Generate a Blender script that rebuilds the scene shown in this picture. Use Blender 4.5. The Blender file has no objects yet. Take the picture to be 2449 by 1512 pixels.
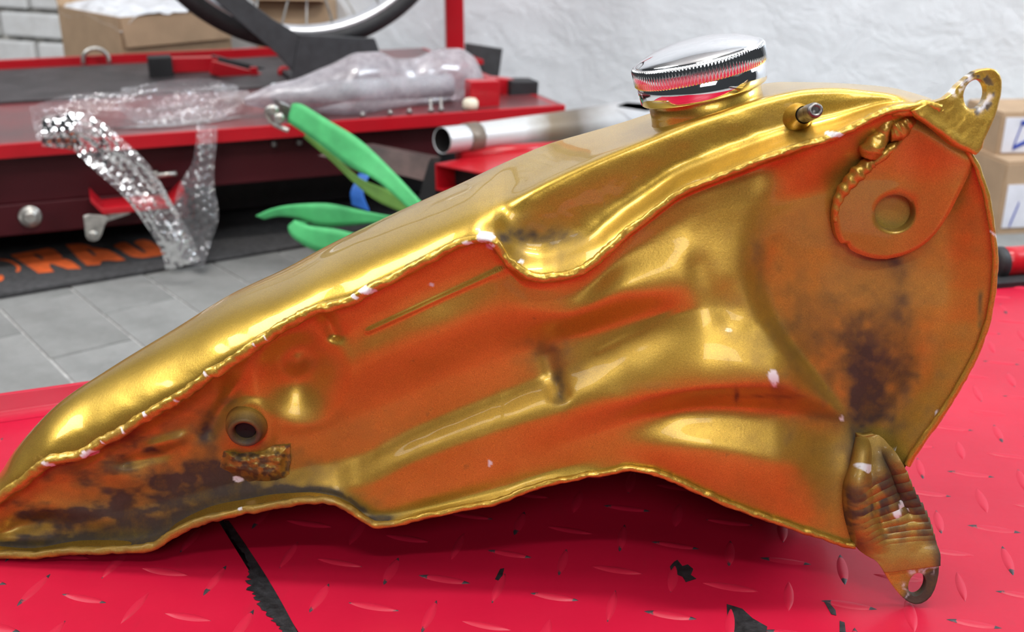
import bpy, bmesh, math, random
import numpy as np
from mathutils import Vector, Matrix, noise as mnoise

# ------------------------------------------------------------------ camera, world, lights
F_PX, CX, CY, PITCH = 2600.0, 1224.5, 756.0, math.radians(21.2)
CAM = np.array([0.0, 0.0, 0.47])
scene = bpy.context.scene
cam_data = bpy.data.cameras.new('camera')
cam = bpy.data.objects.new('camera', cam_data)
scene.collection.objects.link(cam)
cam.location = CAM
cam.rotation_euler = (math.pi / 2 - PITCH, 0, 0)
cam_data.sensor_width = 36.0
cam_data.lens = 36.0 * F_PX / 2449.0
cam_data.clip_start = 0.01
cam_data.dof.use_dof = True
cam_data.dof.focus_distance = 0.485
cam_data.dof.aperture_fstop = 13.5
scene.camera = cam

world = bpy.data.worlds.new('workshop_air')
scene.world = world
world.use_nodes = True
bg = world.node_tree.nodes['Background']
bg.inputs['Color'].default_value = (0.86, 0.93, 1.0, 1)
bg.inputs['Strength'].default_value = 0.05

def area_light(name, loc, target, sx, sy, watts, color=(1, 1, 1)):
    d = bpy.data.lights.new(name, 'AREA')
    d.shape = 'RECTANGLE'; d.size = sx; d.size_y = sy; d.energy = watts; d.color = color
    o = bpy.data.objects.new(name, d)
    scene.collection.objects.link(o)
    o.location = loc
    o.rotation_euler = (Vector(target) - Vector(loc)).to_track_quat('-Z', 'Y').to_euler()
    return o
area_light('ceiling_lamp', (0.35, 0.52, 2.5), (0.35, 0.45, 0.2), 0.9, 0.08, 36, (1.0, 0.97, 0.94))
area_light('ceiling_lamp.001', (0.25, -1.05, 2.5), (0.25, 0.45, 0.2), 0.9, 0.08, 14, (1.0, 0.97, 0.94))
area_light('ceiling_fill', (0.15, 0.52, 2.25), (0.15, 0.52, 2.6), 0.9, 0.1, 12, (1.0, 0.98, 0.95))  # added fill, stands for the upward glow of the tube lamps on the ceiling
area_light('ceiling_fill.001', (0.15, -1.05, 2.25), (0.15, -1.05, 2.6), 0.9, 0.1, 16, (1.0, 0.98, 0.95))  # second added ceiling fill, nearer the viewer
area_light('fill_light', (2.3, 1.0, 1.7), (-0.3, 2.35, 0.8), 1.0, 0.8, 58, (0.82, 0.91, 1.0))  # fill added to brighten the back wall, no known source there
area_light('fill_light.001', (-0.1, -2.0, 1.75), (0.0, 0.45, 0.25), 1.3, 0.7, 24, (0.98, 0.98, 1.0))  # fill added behind the camera to light the gold bands of the underside
area_light('fill_light.002', (-2.1, 0.75, 2.1), (0.0, 0.5, 0.3), 1.6, 1.2, 50, (0.97, 0.98, 1.0))  # soft light added at the left, as the shell's bright reflections suggest

scene.view_settings.view_transform = 'Standard'
scene.view_settings.look = 'None'
scene.view_settings.gamma = 1.0
scene.view_settings.use_curve_mapping = False
scene.view_settings.exposure = 0.0
try:
    scene.cycles.max_bounces = 10
    scene.cycles.transparent_max_bounces = 24
    scene.cycles.sample_clamp_indirect = 6.0
    scene.cycles.caustics_reflective = False
    scene.cycles.caustics_refractive = False
except Exception:
    pass

# ------------------------------------------------------------------ helpers
rng = np.random.default_rng(7)
random.seed(7)
SP, CP = math.sin(PITCH), math.cos(PITCH)

def ray(px, py):
    x = (np.asarray(px, float) - CX) / F_PX
    y = (np.asarray(py, float) - CY) / F_PX
    return np.stack(np.broadcast_arrays(x, CP - SP * y, -(SP + CP * y)), -1)

def on_z(px, py, z):
    r = ray(px, py)
    return CAM + r * ((z - CAM[2]) / r[..., 2])[..., None]

def on_y(px, py, y):
    r = ray(px, py)
    return CAM + r * (np.asarray(y) / r[..., 1])[..., None]

TP0, TPX = 0.434, -0.065                    # the plane of the tank's underside: Y = TP0 + TPX * X
def TK(px, py, w=0.0):                      # point of the tank seen along a line of sight, w metres behind that plane
    r = ray(px, py)
    t = (TP0 + np.asarray(w, float)) / (r[..., 1] - TPX * r[..., 0])
    return CAM + r * t[..., None]

def pch(xs, ys):                            # monotone cubic through points
    xs = np.asarray(xs, float); ys = np.asarray(ys, float)
    h = np.diff(xs); d = np.diff(ys) / h
    m = np.zeros_like(ys); m[0] = d[0]; m[-1] = d[-1]
    for i in range(1, len(xs) - 1):
        if d[i - 1] * d[i] > 0:
            w1 = 2 * h[i] + h[i - 1]; w2 = h[i] + 2 * h[i - 1]
            m[i] = (w1 + w2) / (w1 / d[i - 1] + w2 / d[i])
    def f(x):
        x = np.clip(np.asarray(x, float), xs[0], xs[-1])
        i = np.clip(np.searchsorted(xs, x) - 1, 0, len(h) - 1)
        t = (x - xs[i]) / h[i]
        return ((1 + 2 * t) * (1 - t) ** 2 * ys[i] + t * (1 - t) ** 2 * h[i] * m[i]
                + t * t * (3 - 2 * t) * ys[i + 1] + t * t * (t - 1) * h[i] * m[i + 1])
    return f

def sstep(a, b, x):
    t = np.clip((np.asarray(x, float) - a) / (b - a), 0, 1)
    return t * t * (3 - 2 * t)

_tab = np.random.default_rng(11).random((256, 256))
def vnoise(x, y):                           # smooth 2D value noise, 0..1
    x = np.asarray(x, float); y = np.asarray(y, float)
    xi = np.floor(x).astype(int); yi = np.floor(y).astype(int)
    fx = x - xi; fy = y - yi
    fx = fx * fx * (3 - 2 * fx); fy = fy * fy * (3 - 2 * fy)
    g = lambda a, b: _tab[a % 256, b % 256]
    return (g(xi, yi) * (1 - fx) * (1 - fy) + g(xi + 1, yi) * fx * (1 - fy)
            + g(xi, yi + 1) * (1 - fx) * fy + g(xi + 1, yi + 1) * fx * fy)
def fnoise(x, y, o=4):
    s = 0; a = 0.5; t = 0
    for k in range(o):
        s = s + a * vnoise(x * 2 ** k + 13.7 * k, y * 2 ** k + 5.1 * k); t += a; a *= 0.5
    return s / t

def world_loc(o):
    v = Vector((0, 0, 0))
    while o is not None:
        v = v + o.location; o = o.parent
    return v

def mk(name, V, Fc, mat, parent=None, smooth=True, bevel=0.0, attrs=None, weld=False):
    """link one mesh object built from world-space vertices; its origin sits at the middle of its foot"""
    V = np.asarray(V, float).reshape(-1, 3)
    lo = V.min(0); hi = V.max(0)
    c = np.array([(lo[0] + hi[0]) / 2, (lo[1] + hi[1]) / 2, lo[2]])
    me = bpy.data.meshes.new(name)
    me.from_pydata((V - c).tolist(), [], [tuple(int(i) for i in f) for f in Fc])
    if attrs:
        for k, a in attrs.items():
            at = me.attributes.new(k, 'FLOAT', 'POINT')
            at.data.foreach_set('value', np.asarray(a, np.float32).ravel())
    if mat is not None:
        me.materials.append(mat)
    bm = bmesh.new(); bm.from_mesh(me)
    if weld:
        bmesh.ops.remove_doubles(bm, verts=bm.verts, dist=1e-6)
    bmesh.ops.recalc_face_normals(bm, faces=bm.faces)
    if smooth:
        for f in bm.faces: f.smooth = True
    bm.to_mesh(me); bm.free()
    o = bpy.data.objects.new(name, me)
    scene.collection.objects.link(o)
    if parent is not None:
        o.parent = parent
        o.location = Vector(c) - world_loc(parent)
    else:
        o.location = Vector(c)
    if bevel > 0:
        b = o.modifiers.new('bevel', 'BEVEL'); b.width = bevel; b.segments = 2; b.limit_method = 'ANGLE'
        b.angle_limit = math.radians(35); b.harden_normals = False
        sm = True
    return o

def sharp(o, deg=35):                       # shade smooth but keep hard edges
    o.data.set_sharp_from_angle(angle=math.radians(deg))
    return o

def tag(o, label, cat, group=None, kind=None):
    if label: o['label'] = label
    if cat: o['category'] = cat
    if group: o['group'] = group
    if kind: o['kind'] = kind
    return o

def thing(name, loc, label=None, cat=None, group=None, kind=None):
    o = bpy.data.objects.new(name, None)
    scene.collection.objects.link(o)
    o.location = Vector(loc); o.empty_display_size = 0.05
    return tag(o, label, cat, group, kind)

class G:                                    # collects shapes for one mesh
    def __init__(s): s.V = []; s.F = []; s.n = 0
    def add(s, V, Fc):
        V = np.asarray(V, float).reshape(-1, 3)
        s.F += [tuple(int(i) + s.n for i in f) for f in Fc]; s.V.append(V); s.n += len(V); return s
    def mk(s, name, mat, parent=None, **k): return mk(name, np.concatenate(s.V), s.F, mat, parent, **k)

def unit(v):
    v = np.asarray(v, float); return v / np.linalg.norm(v)

BOXF = [(0, 1, 3, 2), (4, 6, 7, 5), (0, 4, 5, 1), (2, 3, 7, 6), (0, 2, 6, 4), (1, 5, 7, 3)]
def box(c, hx, hy, hz, ax=(1, 0, 0), ay=None, az=(0, 0, 1)):
    ax = unit(ax); az = unit(az)
    if ay is None: ay = np.cross(az, ax)
    ay = unit(ay); c = np.asarray(c, float)
    V = [c + ax * hx * i + ay * hy * j + az * hz * k for i in (-1, 1) for j in (-1, 1) for k in (-1, 1)]
    return V, BOXF

def hexa(bottom, top):                      # 4 bottom + 4 top corners
    V = list(bottom) + list(top)
    return V, [(3, 2, 1, 0), (4, 5, 6, 7), (0, 1, 5, 4), (1, 2, 6, 5), (2, 3, 7, 6), (3, 0, 4, 7)]

def grid_faces(nr, nc, wrap_c=False, wrap_r=False):
    Fc = []
    for i in range(nr if wrap_r else nr - 1):
        for j in range(nc if wrap_c else nc - 1):
            a = i * nc + j; b = i * nc + (j + 1) % nc
            c = ((i + 1) % nr) * nc + (j + 1) % nc; d = ((i + 1) % nr) * nc + j
            Fc.append((a, b, c, d))
    return Fc

def catmull(P, n):
    P = np.asarray(P, float)
    Q = np.concatenate([[2 * P[0] - P[1]], P, [2 * P[-1] - P[-2]]])
    out = []
    for i in range(1, len(Q) - 2):
        t = np.linspace(0, 1, n, endpoint=False)[:, None]
        a, b, c, d = Q[i - 1], Q[i], Q[i + 1], Q[i + 2]
        out.append(0.5 * (2 * b + (c - a) * t + (2 * a - 5 * b + 4 * c - d) * t ** 2 + (3 * b - a - 3 * c + d) * t ** 3))
    out.append(P[-1:])
    return np.concatenate(out)

def tube(P, r, seg=12, closed=False, caps=True):
    P = np.asarray(P, float); n = len(P)
    r = np.broadcast_to(np.asarray(r, float), (n,)) if np.ndim(r) < 2 else np.asarray(r, float)
    T = np.zeros_like(P)
    if closed: T = np.roll(P, -1, 0) - np.roll(P, 1, 0)
    else:
        T[1:-1] = P[2:] - P[:-2]; T[0] = P[1] - P[0]; T[-1] = P[-1] - P[-2]
    T /= np.linalg.norm(T, axis=1)[:, None] + 1e-12
    ref = np.array([0, 0, 1.0]) if abs(T[0][2]) < 0.9 else np.array([1.0, 0, 0])
    u = np.cross(T[0], ref); u /= np.linalg.norm(u)
    a = np.linspace(0, 2 * np.pi, seg, endpoint=False)
    V = []
    for i in range(n):
        u = u - T[i] * (u @ T[i]); u /= np.linalg.norm(u)
        v = np.cross(T[i], u)
        rr = r[i] if r.ndim == 2 else np.full(seg, r[i])
        V.append(P[i] + (np.cos(a) * rr)[:, None] * u + (np.sin(a) * rr)[:, None] * v)
    V = np.concatenate(V)
    Fc = grid_faces(n, seg, wrap_c=True, wrap_r=closed)
    if caps and not closed:
        Fc += [tuple(range(seg - 1, -1, -1)), tuple((n - 1) * seg + k for k in range(seg))]
    return V, Fc

def frame_of(axis, ref=(0, 0, 1)):
    az = unit(axis); ref = np.asarray(ref, float)
    if abs(az @ unit(ref)) > 0.95: ref = np.array([1.0, 0, 0])
    ax = unit(np.cross(ref, az)); ay = np.cross(az, ax)
    return ax, ay, az

def lathe(c, axis, prof, seg=48, rmod=None, caps=True):
    """prof: (radius, height) pairs along axis"""
    ax, ay, az = frame_of(axis); c = np.asarray(c, float)
    a = np.linspace(0, 2 * np.pi, seg, endpoint=False)
    V = []
    for k, (r, h) in enumerate(prof):
        rr = r if rmod is None else r + rmod(k, a)
        V.append(c + az * h + (np.cos(a) * rr)[:, None] * ax + (np.sin(a) * rr)[:, None] * ay)
    V = np.concatenate(V); n = len(prof)
    Fc = grid_faces(n, seg, wrap_c=True)
    if caps:
        Fc += [tuple(range(seg - 1, -1, -1)), tuple((n - 1) * seg + k for k in range(seg))]
    return V, Fc

def annulus(c, outer, inner_fn, n, rings, pt):
    """plate with a hole: outer polyline (pixels), inner(angle) pixels, pt(px, py) -> world; returns vertex grid n x rings"""
    c = np.asarray(c, float); o = np.asarray(outer, float)
    o2 = np.concatenate([o, o[:1]]); L = np.r_[0, np.cumsum(np.linalg.norm(np.diff(o2, axis=0), axis=1))]
    s = np.linspace(0, L[-1], n, endpoint=False)
    ox = np.interp(s, L, o2[:, 0]); oy = np.interp(s, L, o2[:, 1])
    ang = np.arctan2(oy - c[1], ox - c[0])
    inn = inner_fn(ang)
    P = []
    for k in range(rings):
        q = k / (rings - 1)
        P.append(np.stack([inn[:, 0] * (1 - q) + ox * q, inn[:, 1] * (1 - q) + oy * q], -1))
    return np.array(P)                      # rings, n, 2

def slab(poly, z0, z1):
    b = [np.array([p[0], p[1], z0]) for p in poly]; t = [np.array([p[0], p[1], z1]) for p in poly]
    n = len(poly)
    return b + t, [tuple(range(n - 1, -1, -1)), tuple(range(n, 2 * n))] + [(i, (i + 1) % n, n + (i + 1) % n, n + i) for i in range(n)]

# ------------------------------------------------------------------ materials
MATS = {}
def nodes_of(name):
    m = bpy.data.materials.new(name); m.use_nodes = True
    nt = m.node_tree; b = nt.nodes['Principled BSDF']
    MATS[name] = m
    return m, nt, b

def setp(b, **k):
    for n, v in k.items():
        n = n.replace('_', ' ')
        if n in b.inputs:
            if isinstance(v, tuple) and len(v) == 3: v = (*v, 1)
            b.inputs[n].default_value = v

def N(nt, t, **k):
    n = nt.nodes.new(t)
    for a, v in k.items():
        if hasattr(n, a): setattr(n, a, v)
    return n

def tex_noise(nt, scale, detail=4, rough=0.55, coord='Object', dist=0.0, stretch=None):
    tc = N(nt, 'ShaderNodeTexCoord'); n = N(nt, 'ShaderNodeTexNoise')
    n.inputs['Scale'].default_value = scale; n.inputs['Detail'].default_value = detail
    n.inputs['Roughness'].default_value = rough; n.inputs['Distortion'].default_value = dist
    if stretch:
        mp = N(nt, 'ShaderNodeMapping'); mp.inputs['Scale'].default_value = stretch
        nt.links.new(tc.outputs[coord], mp.inputs['Vector']); nt.links.new(mp.outputs['Vector'], n.inputs['Vector'])
    else:
        nt.links.new(tc.outputs[coord], n.inputs['Vector'])
    return n.outputs['Fac']

def ramp(nt, fac, stops):
    r = N(nt, 'ShaderNodeValToRGB'); cr = r.color_ramp
    while len(cr.elements) < len(stops): cr.elements.new(0.5)
    for e, (p, c) in zip(cr.elements, stops):
        e.position = p; e.color = (*c, 1) if len(c) == 3 else c
    nt.links.new(fac, r.inputs['Fac'])
    return r.outputs['Color']

def mixc(nt, fac, a, b):
    m = N(nt, 'ShaderNodeMix'); m.data_type = 'RGBA'
    for sock, v in ((m.inputs[0], fac), (m.inputs[6], a), (m.inputs[7], b)):
        if hasattr(v, 'is_linked') or isinstance(v, bpy.types.NodeSocket): nt.links.new(v, sock)
        else: sock.default_value = (*v, 1) if isinstance(v, tuple) and len(v) == 3 else v
    return m.outputs[2]

def math_n(nt, op, a, b=None, clamp=False):
    m = N(nt, 'ShaderNodeMath'); m.operation = op; m.use_clamp = clamp
    for i, v in enumerate((a, b)):
        if v is None: continue
        if isinstance(v, bpy.types.NodeSocket): nt.links.new(v, m.inputs[i])
        else: m.inputs[i].default_value = v
    return m.outputs[0]

def bump(nt, b, h, strength=0.3, dist=0.002):
    n = N(nt, 'ShaderNodeBump'); n.inputs['Strength'].default_value = strength; n.inputs['Distance'].default_value = dist
    nt.links.new(h, n.inputs['Height']); nt.links.new(n.outputs['Normal'], b.inputs['Normal'])
    return n

def simple(name, col, rough=0.5, metal=0.0, var=0.12, scale=40, bumps=0.0, bscale=200, coat=0.0, col2=None, coat_rough=0.05):
    m, nt, b = nodes_of(name)
    setp(b, Roughness=rough, Metallic=metal)
    if coat: setp(b, Coat_Weight=coat, Coat_Roughness=coat_rough)
    f = tex_noise(nt, scale, 5)
    c2 = col2 or tuple(max(0.0, c * (1 - var * 2.2)) for c in col)
    c1 = col if col2 else tuple(min(1.0, c * (1 + var)) for c in col)
    nt.links.new(ramp(nt, f, [(0.3, c2), (0.68, c1)]), b.inputs['Base Color'])
    if bumps: bump(nt, b, tex_noise(nt, bscale, 6), bumps, 0.002)
    return m

def gold_paint(name, wear=False, metal=0.84, rough=0.35, coat=0.6):
    m, nt, b = nodes_of(name)
    at = N(nt, 'ShaderNodeAttribute', attribute_name='dirt_shade').outputs['Fac']
    ch = N(nt, 'ShaderNodeAttribute', attribute_name='chip').outputs['Fac']
    flake = tex_noise(nt, 2600, 2)
    cloud = tex_noise(nt, 26, 5)
    base = ramp(nt, cloud, [(0.25, (0.54, 0.335, 0.045)), (0.75, (0.70, 0.455, 0.075))])
    fl = ramp(nt, flake, [(0.3, (0.72, 0.72, 0.72)), (0.7, (1.12, 1.12, 1.1))])
    mm = N(nt, 'ShaderNodeMix'); mm.data_type = 'RGBA'; mm.blend_type = 'MULTIPLY'; mm.inputs[0].default_value = 1
    nt.links.new(base, mm.inputs[6]); nt.links.new(fl, mm.inputs[7])
    speck = tex_noise(nt, 160, 6, 0.7)
    sp = ramp(nt, speck, [(0.63, (0, 0, 0)), (0.72, (1, 1, 1))])
    dn = tex_noise(nt, 60, 8, 0.72)
    # dirt: the map of stains and painted nose shade broken up by fine noise, plus sparse specks
    d1 = math_n(nt, 'ADD', at, math_n(nt, 'MULTIPLY', math_n(nt, 'SUBTRACT', dn, 0.5), math_n(nt, 'MULTIPLY', at, 1.1)))
    d2 = math_n(nt, 'MAXIMUM', d1, math_n(nt, 'MULTIPLY', sp, 0.30), True)
    dc = ramp(nt, dn, [(0.3, (0.020, 0.016, 0.013)), (0.7, (0.080, 0.058, 0.040))])
    c = mixc(nt, d2, mm.outputs[2], dc)
    chn = ramp(nt, tex_noise(nt, 420, 4), [(0.27, (0.42, 0.38, 0.33)), (0.42, (0.78, 0.80, 0.82))])
    c = mixc(nt, ch, c, chn)
    nt.links.new(c, b.inputs['Base Color'])
    bad = math_n(nt, 'MAXIMUM', d2, ch, True)
    nt.links.new(math_n(nt, 'SUBTRACT', metal, math_n(nt, 'MULTIPLY', bad, metal - 0.06), True), b.inputs['Metallic'])
    nt.links.new(math_n(nt, 'ADD', rough, math_n(nt, 'MULTIPLY', bad, 0.35), True), b.inputs['Roughness'])
    setp(b, Coat_Roughness=0.04)
    nt.links.new(math_n(nt, 'SUBTRACT', coat, math_n(nt, 'MULTIPLY', bad, coat), True), b.inputs['Coat Weight'])
    bump(nt, b, tex_noise(nt, 900, 3), 0.12 if not wear else 0.3, 0.0004)
    return m

M_gold = gold_paint('gold_metallic_paint')
M_under = gold_paint('gold_underside_paint', False, 0.66, 0.38, 0.25)
M_weld = gold_paint('gold_weld_paint', True, 0.68, 0.36, 0.4)
M_chrome = simple('chrome', (0.86, 0.87, 0.88), 0.045, 1.0, 0.03, 12)
M_steel = simple('bare_steel', (0.30, 0.29, 0.28), 0.38, 1.0, 0.3, 500, 0.15, 900)
M_rust = simple('dark_rusted_steel', (0.055, 0.035, 0.028), 0.62, 0.35, 0.5, 300, 0.5, 700)
M_black = simple('black_rubber', (0.014, 0.014, 0.016), 0.6, 0, 0.2, 60, 0.15, 300)
M_hole = simple('inner_dark', (0.004, 0.003, 0.003), 0.8)
# ------------------------------------------------------------------ room
def plaster():
    m, nt, b = nodes_of('white_plaster')
    c = ramp(nt, tex_noise(nt, 6, 5), [(0.3, (0.72, 0.76, 0.80)), (0.7, (0.80, 0.84, 0.88))])
    sp = ramp(nt, tex_noise(nt, 16, 6, 0.7, dist=0.6), [(0.66, (0, 0, 0)), (0.74, (1, 1, 1))])
    nt.links.new(mixc(nt, math_n(nt, 'MULTIPLY', sp, 0.4), c, (0.42, 0.43, 0.44)), b.inputs['Base Color'])
    setp(b, Roughness=0.75); bump(nt, b, tex_noise(nt, 13, 7, 0.62, dist=0.4), 0.7, 0.012)
    return m
M_wall = plaster()
wa = np.array([-0.94, 2.62, 0]); wb = np.array([0.83, 1.86, 0]); wd = unit(wb - wa); wn = np.array([-wd[1], wd[0], 0])
if wn[1] < 0: wn = -wn
wc = (wa + wb) / 2
mk('wall_back', *box(wc + wn * 0.05 + np.array([0, 0, 1.3]), 3.2, 0.05, 1.3, wd), M_wall, smooth=False)['kind'] = 'structure'
M_floor = simple('floor_bed', (0.46, 0.46, 0.45), 0.85, 0, 0.2, 90, 0.5, 300)
fl = mk('floor', *slab([(-3, -1.5), (3, -1.5), (3, 3.6), (-3, 3.6)], -0.06, -0.0018), M_floor, smooth=False)
fl['kind'] = 'structure'
M_ceil = simple('ceiling_white', (0.75, 0.74, 0.72), 0.8)
mk('ceiling', *slab([(-3, -1.5), (3, -1.5), (3, 3.6), (-3, 3.6)], 2.62, 2.68), M_ceil, smooth=False)['kind'] = 'structure'
# ------------------------------------------------------------------ the fuel tank
seam_pts = [(-110, 1268), (-60, 1228), (0, 1190), (61, 1148), (118, 1103), (198, 1084), (250, 1054), (301, 1026), (353, 993),
            (424, 951), (499, 898), (555, 863), (612, 822), (700, 768), (763, 738), (832, 722), (885, 692), (965, 653), (1028, 617),
            (1097, 583), (1150, 569), (1178, 574), (1194, 590), (1208, 612), (1226, 634), (1245, 648), (1270, 658), (1300, 664), (1330, 663),
            (1356, 657), (1385, 647), (1409, 635), (1432, 618), (1457, 594), (1500, 556), (1560, 510), (1620, 465), (1690, 433), (1744, 412),
            (1823, 380), (1929, 345), (1998, 323), (2057, 294), (2124, 263), (2180, 252), (2220, 250), (2254, 262), (2300, 330), (2340, 400),
            (2362, 470), (2376, 550), (2384, 622)]
low_pts = [(-110, 1300), (-60, 1316), (0, 1326), (66, 1330), (188, 1318), (301, 1316), (340, 1312), (377, 1304), (414, 1278), (452, 1259),
           (499, 1241), (588, 1222), (683, 1204), (753, 1196), (790, 1200), (832, 1217), (869, 1243), (901, 1257), (928, 1256), (1017, 1236),
           (1123, 1215), (1208, 1194), (1261, 1173), (1335, 1151), (1450, 1131), (1506, 1122), (1557, 1128), (1613, 1149), (1665, 1171),
           (1717, 1196), (1794, 1226), (1880, 1256), (1966, 1284), (2047, 1306), (2075, 1300), (2105, 1270), (2130, 1215), (2148, 1160),
           (2165, 1118), (2185, 1082), (2230, 1022), (2290, 935), (2340, 840), (2366, 770), (2380, 690), (2384, 623)]
sil_pts = [(-110, 1255), (-60, 1190), (0, 1132), (30, 1085), (70, 1035), (140, 965), (258, 884), (420, 785), (555, 702), (686, 640),
           (778, 590), (911, 525), (1013, 478), (1096, 441), (1215, 385), (1316, 343), (1401, 318), (1481, 295), (1560, 270), (1680, 236),
           (1820, 203), (1871, 196), (1961, 197), (2072, 203), (2128, 209), (2190, 224), (2254, 250), (2300, 322), (2340, 394), (2362, 465),
           (2376, 546), (2384, 618)]
ridge_pts = [(-110, 1100), (1100, 540), (1165, 513), (1242, 477), (1322, 435), (1401, 397), (1481, 362), (1560, 330), (1600, 313), (1665, 287),
             (1744, 261), (1850, 229), (1929, 213), (2000, 210), (2072, 216), (2150, 228), (2384, 560)]
S = pch(*zip(*seam_pts)); L = pch(*zip(*low_pts)); T = pch(*zip(*sil_pts)); R = pch(*zip(*ridge_pts))

COL = np.concatenate([np.arange(-110, 2200, 5.0), 2200 + 184 * np.sin(np.linspace(0, np.pi / 2, 60))])

KX = [-110, 0, 300, 600, 800, 900, 1050, 1200, 1350, 1500, 1700, 1850, 2000, 2384]
WT = {  # depth in mm of the lines that run along the underside
    1: [1, 2, 3, 3.5, 3.5, 3.5, 3.5, 3.5, 4.5, 6.8, 9.4, 12.8, 13, 2],
    2: [2, 4, 7, 8, 7, 6.5, 6.8, 6.3, 5.0, 6.5, 9.0, 12.5, 14, 3],
    3: [2, 5, 8, 9, 6.5, 5.2, 5.4, 5.5, 4.5, 0.6, 0.5, 4, 15, 3],
    4: [2, 6, 9, 10, 11.5, 12.5, 13.5, 13.5, 13, 8.5, -1.0, 2, 16, 3],
    5: [2, 6.5, 9, 10, 11.2, 12.2, 13, 13, 11.5, 7.0, -2.0, 1, 15, 3],
    6: [2, 6, 8, 7, 5, 4.5, 4, 3.2, 0.5, -4.5, -11, -10, 8, 3],
    7: [2, 5, 7, 6.5, 4.2, 4.0, 4.0, 3.5, 3, 1.5, 3, 4, 11, 3],
    8: [1, 4, 6, 6, 4, 4, 4.5, 4, 3, 0, -4, -4, 6, 2]}
YT = {
    2: pch([-110, 0, 300, 700, 890, 1050, 1210, 1260, 1350, 1500, 1700, 1850, 2000, 2384],
           [1280, 1215, 1075, 850, 786, 712, 640, 690, 700, 602, 478, 420, 390, 622]),
    3: pch([-110, 0, 300, 700, 890, 1050, 1210, 1350, 1500, 1700, 1850, 2000, 2384],
           [1284, 1240, 1130, 930, 850, 785, 730, 745, 700, 690, 690, 650, 622]),
    4: pch([-110, 0, 300, 700, 900, 1100, 1300, 1450, 1600, 1700, 1850, 2000, 2384],
           [1288, 1265, 1190, 1065, 985, 900, 832, 790, 746, 735, 740, 760, 623]),
    5: pch([-110, 0, 300, 700, 850, 1000, 1200, 1300, 1350, 1500, 1620, 1700, 1850, 2000, 2384],
           [1289, 1275, 1215, 1118, 1082, 1012, 932, 892, 872, 810, 765, 752, 765, 790, 623]),
    6: pch([-110, 0, 300, 700, 850, 1000, 1200, 1350, 1500, 1700, 1850, 1960, 2050, 2384],
           [1292, 1285, 1240, 1168, 1170, 1108, 1036, 992, 952, 922, 915, 950, 980, 623]),
    7: pch([-110, 0, 300, 700, 900, 1200, 1400, 1550, 1700, 1850, 2000, 2384],
           [1294, 1300, 1268, 1180, 1205, 1120, 1052, 1000, 975, 985, 1010, 623]),
    8: pch([-110, 0, 300, 700, 900, 1200, 1400, 1550, 1700, 1850, 2000, 2384],
           [1297, 1312, 1290, 1188, 1228, 1160, 1100, 1075, 1085, 1115, 1140, 623])}
WF = {k: pch(KX, v) for k, v in WT.items()}
EDGE = pch([300, 400, 540, 640, 730, 810, 900, 985, 1050, 1110, 1330], [1850, 1838, 1795, 1782, 1806, 1856, 1930, 2000, 2040, 2054, 2062])

def seg_gauss(px, py, a, b, wid):
    a = np.array(a, float); b = np.array(b, float); d = b - a; l2 = d @ d
    t = np.clip(((px - a[0]) * d[0] + (py - a[1]) * d[1]) / l2, 0, 1)
    dd = np.hypot(px - a[0] - t * d[0], py - a[1] - t * d[1])
    return np.exp(-(dd / wid) ** 2)

def local_relief(px, py):
    w = np.zeros(np.broadcast(px, py).shape)
    d = np.hypot((px - 722) / 112, (py - 905) / 112)            # dished boss over the tap
    w += 9.0 * np.clip(1 - d * d, 0, 1) ** 1.9 - 0.5 * np.exp(-((d - 1.05) / 0.12) ** 2)
    w += -5.0 * np.exp(-(np.hypot(px - 712, py - 866) / 24) ** 2)
    w += 3.5 * seg_gauss(px, py, (780, 760), (800, 800), 16)
    w += -2.2 * np.clip(1 - (np.hypot(px - 592, py - 1024) / 74) ** 6, 0, 1)      # reinforcing washer round the bung
    w += 2.4 * seg_gauss(px, py, (1308, 850), (1340, 945), 18)                    # dent across the tunnel
    w += 0.4 * seg_gauss(px, py, (1470, 870), (1500, 935), 30)
    w += -0.6 * seg_gauss(px, py, (1400, 880), (1560, 850), 60)
    w += 0.7 * seg_gauss(px, py, (1668, 640), (1735, 765), 30)
    w += 0.6 * seg_gauss(px, py, (1740, 700), (1790, 780), 34)
    w += -0.4 * seg_gauss(px, py, (1720, 850), (1840, 815), 80)
    w += -1.8 * seg_gauss(px, py, (255, 1125), (330, 1150), 26) + 1.8 * seg_gauss(px, py, (300, 1105), (400, 1085), 14)
    w += -2.2 * seg_gauss(px, py, (360, 1068), (430, 1050), 15)
    w += -1.6 * seg_gauss(px, py, (95, 1215), (250, 1235), 24) + 2.5 * seg_gauss(px, py, (40, 1255), (120, 1240), 16)
    w += -1.2 * seg_gauss(px, py, (10, 1288), (110, 1292), 14)
    w += 3.0 * seg_gauss(px, py, (560, 930), (500, 1030), 20)
    w += (fnoise(px / 210.0, py / 170.0, 2) - 0.5) * 1.6
    w += (fnoise(px / 60.0 + 40, py / 60.0, 2) - 0.5) * 0.22
    return w

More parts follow.
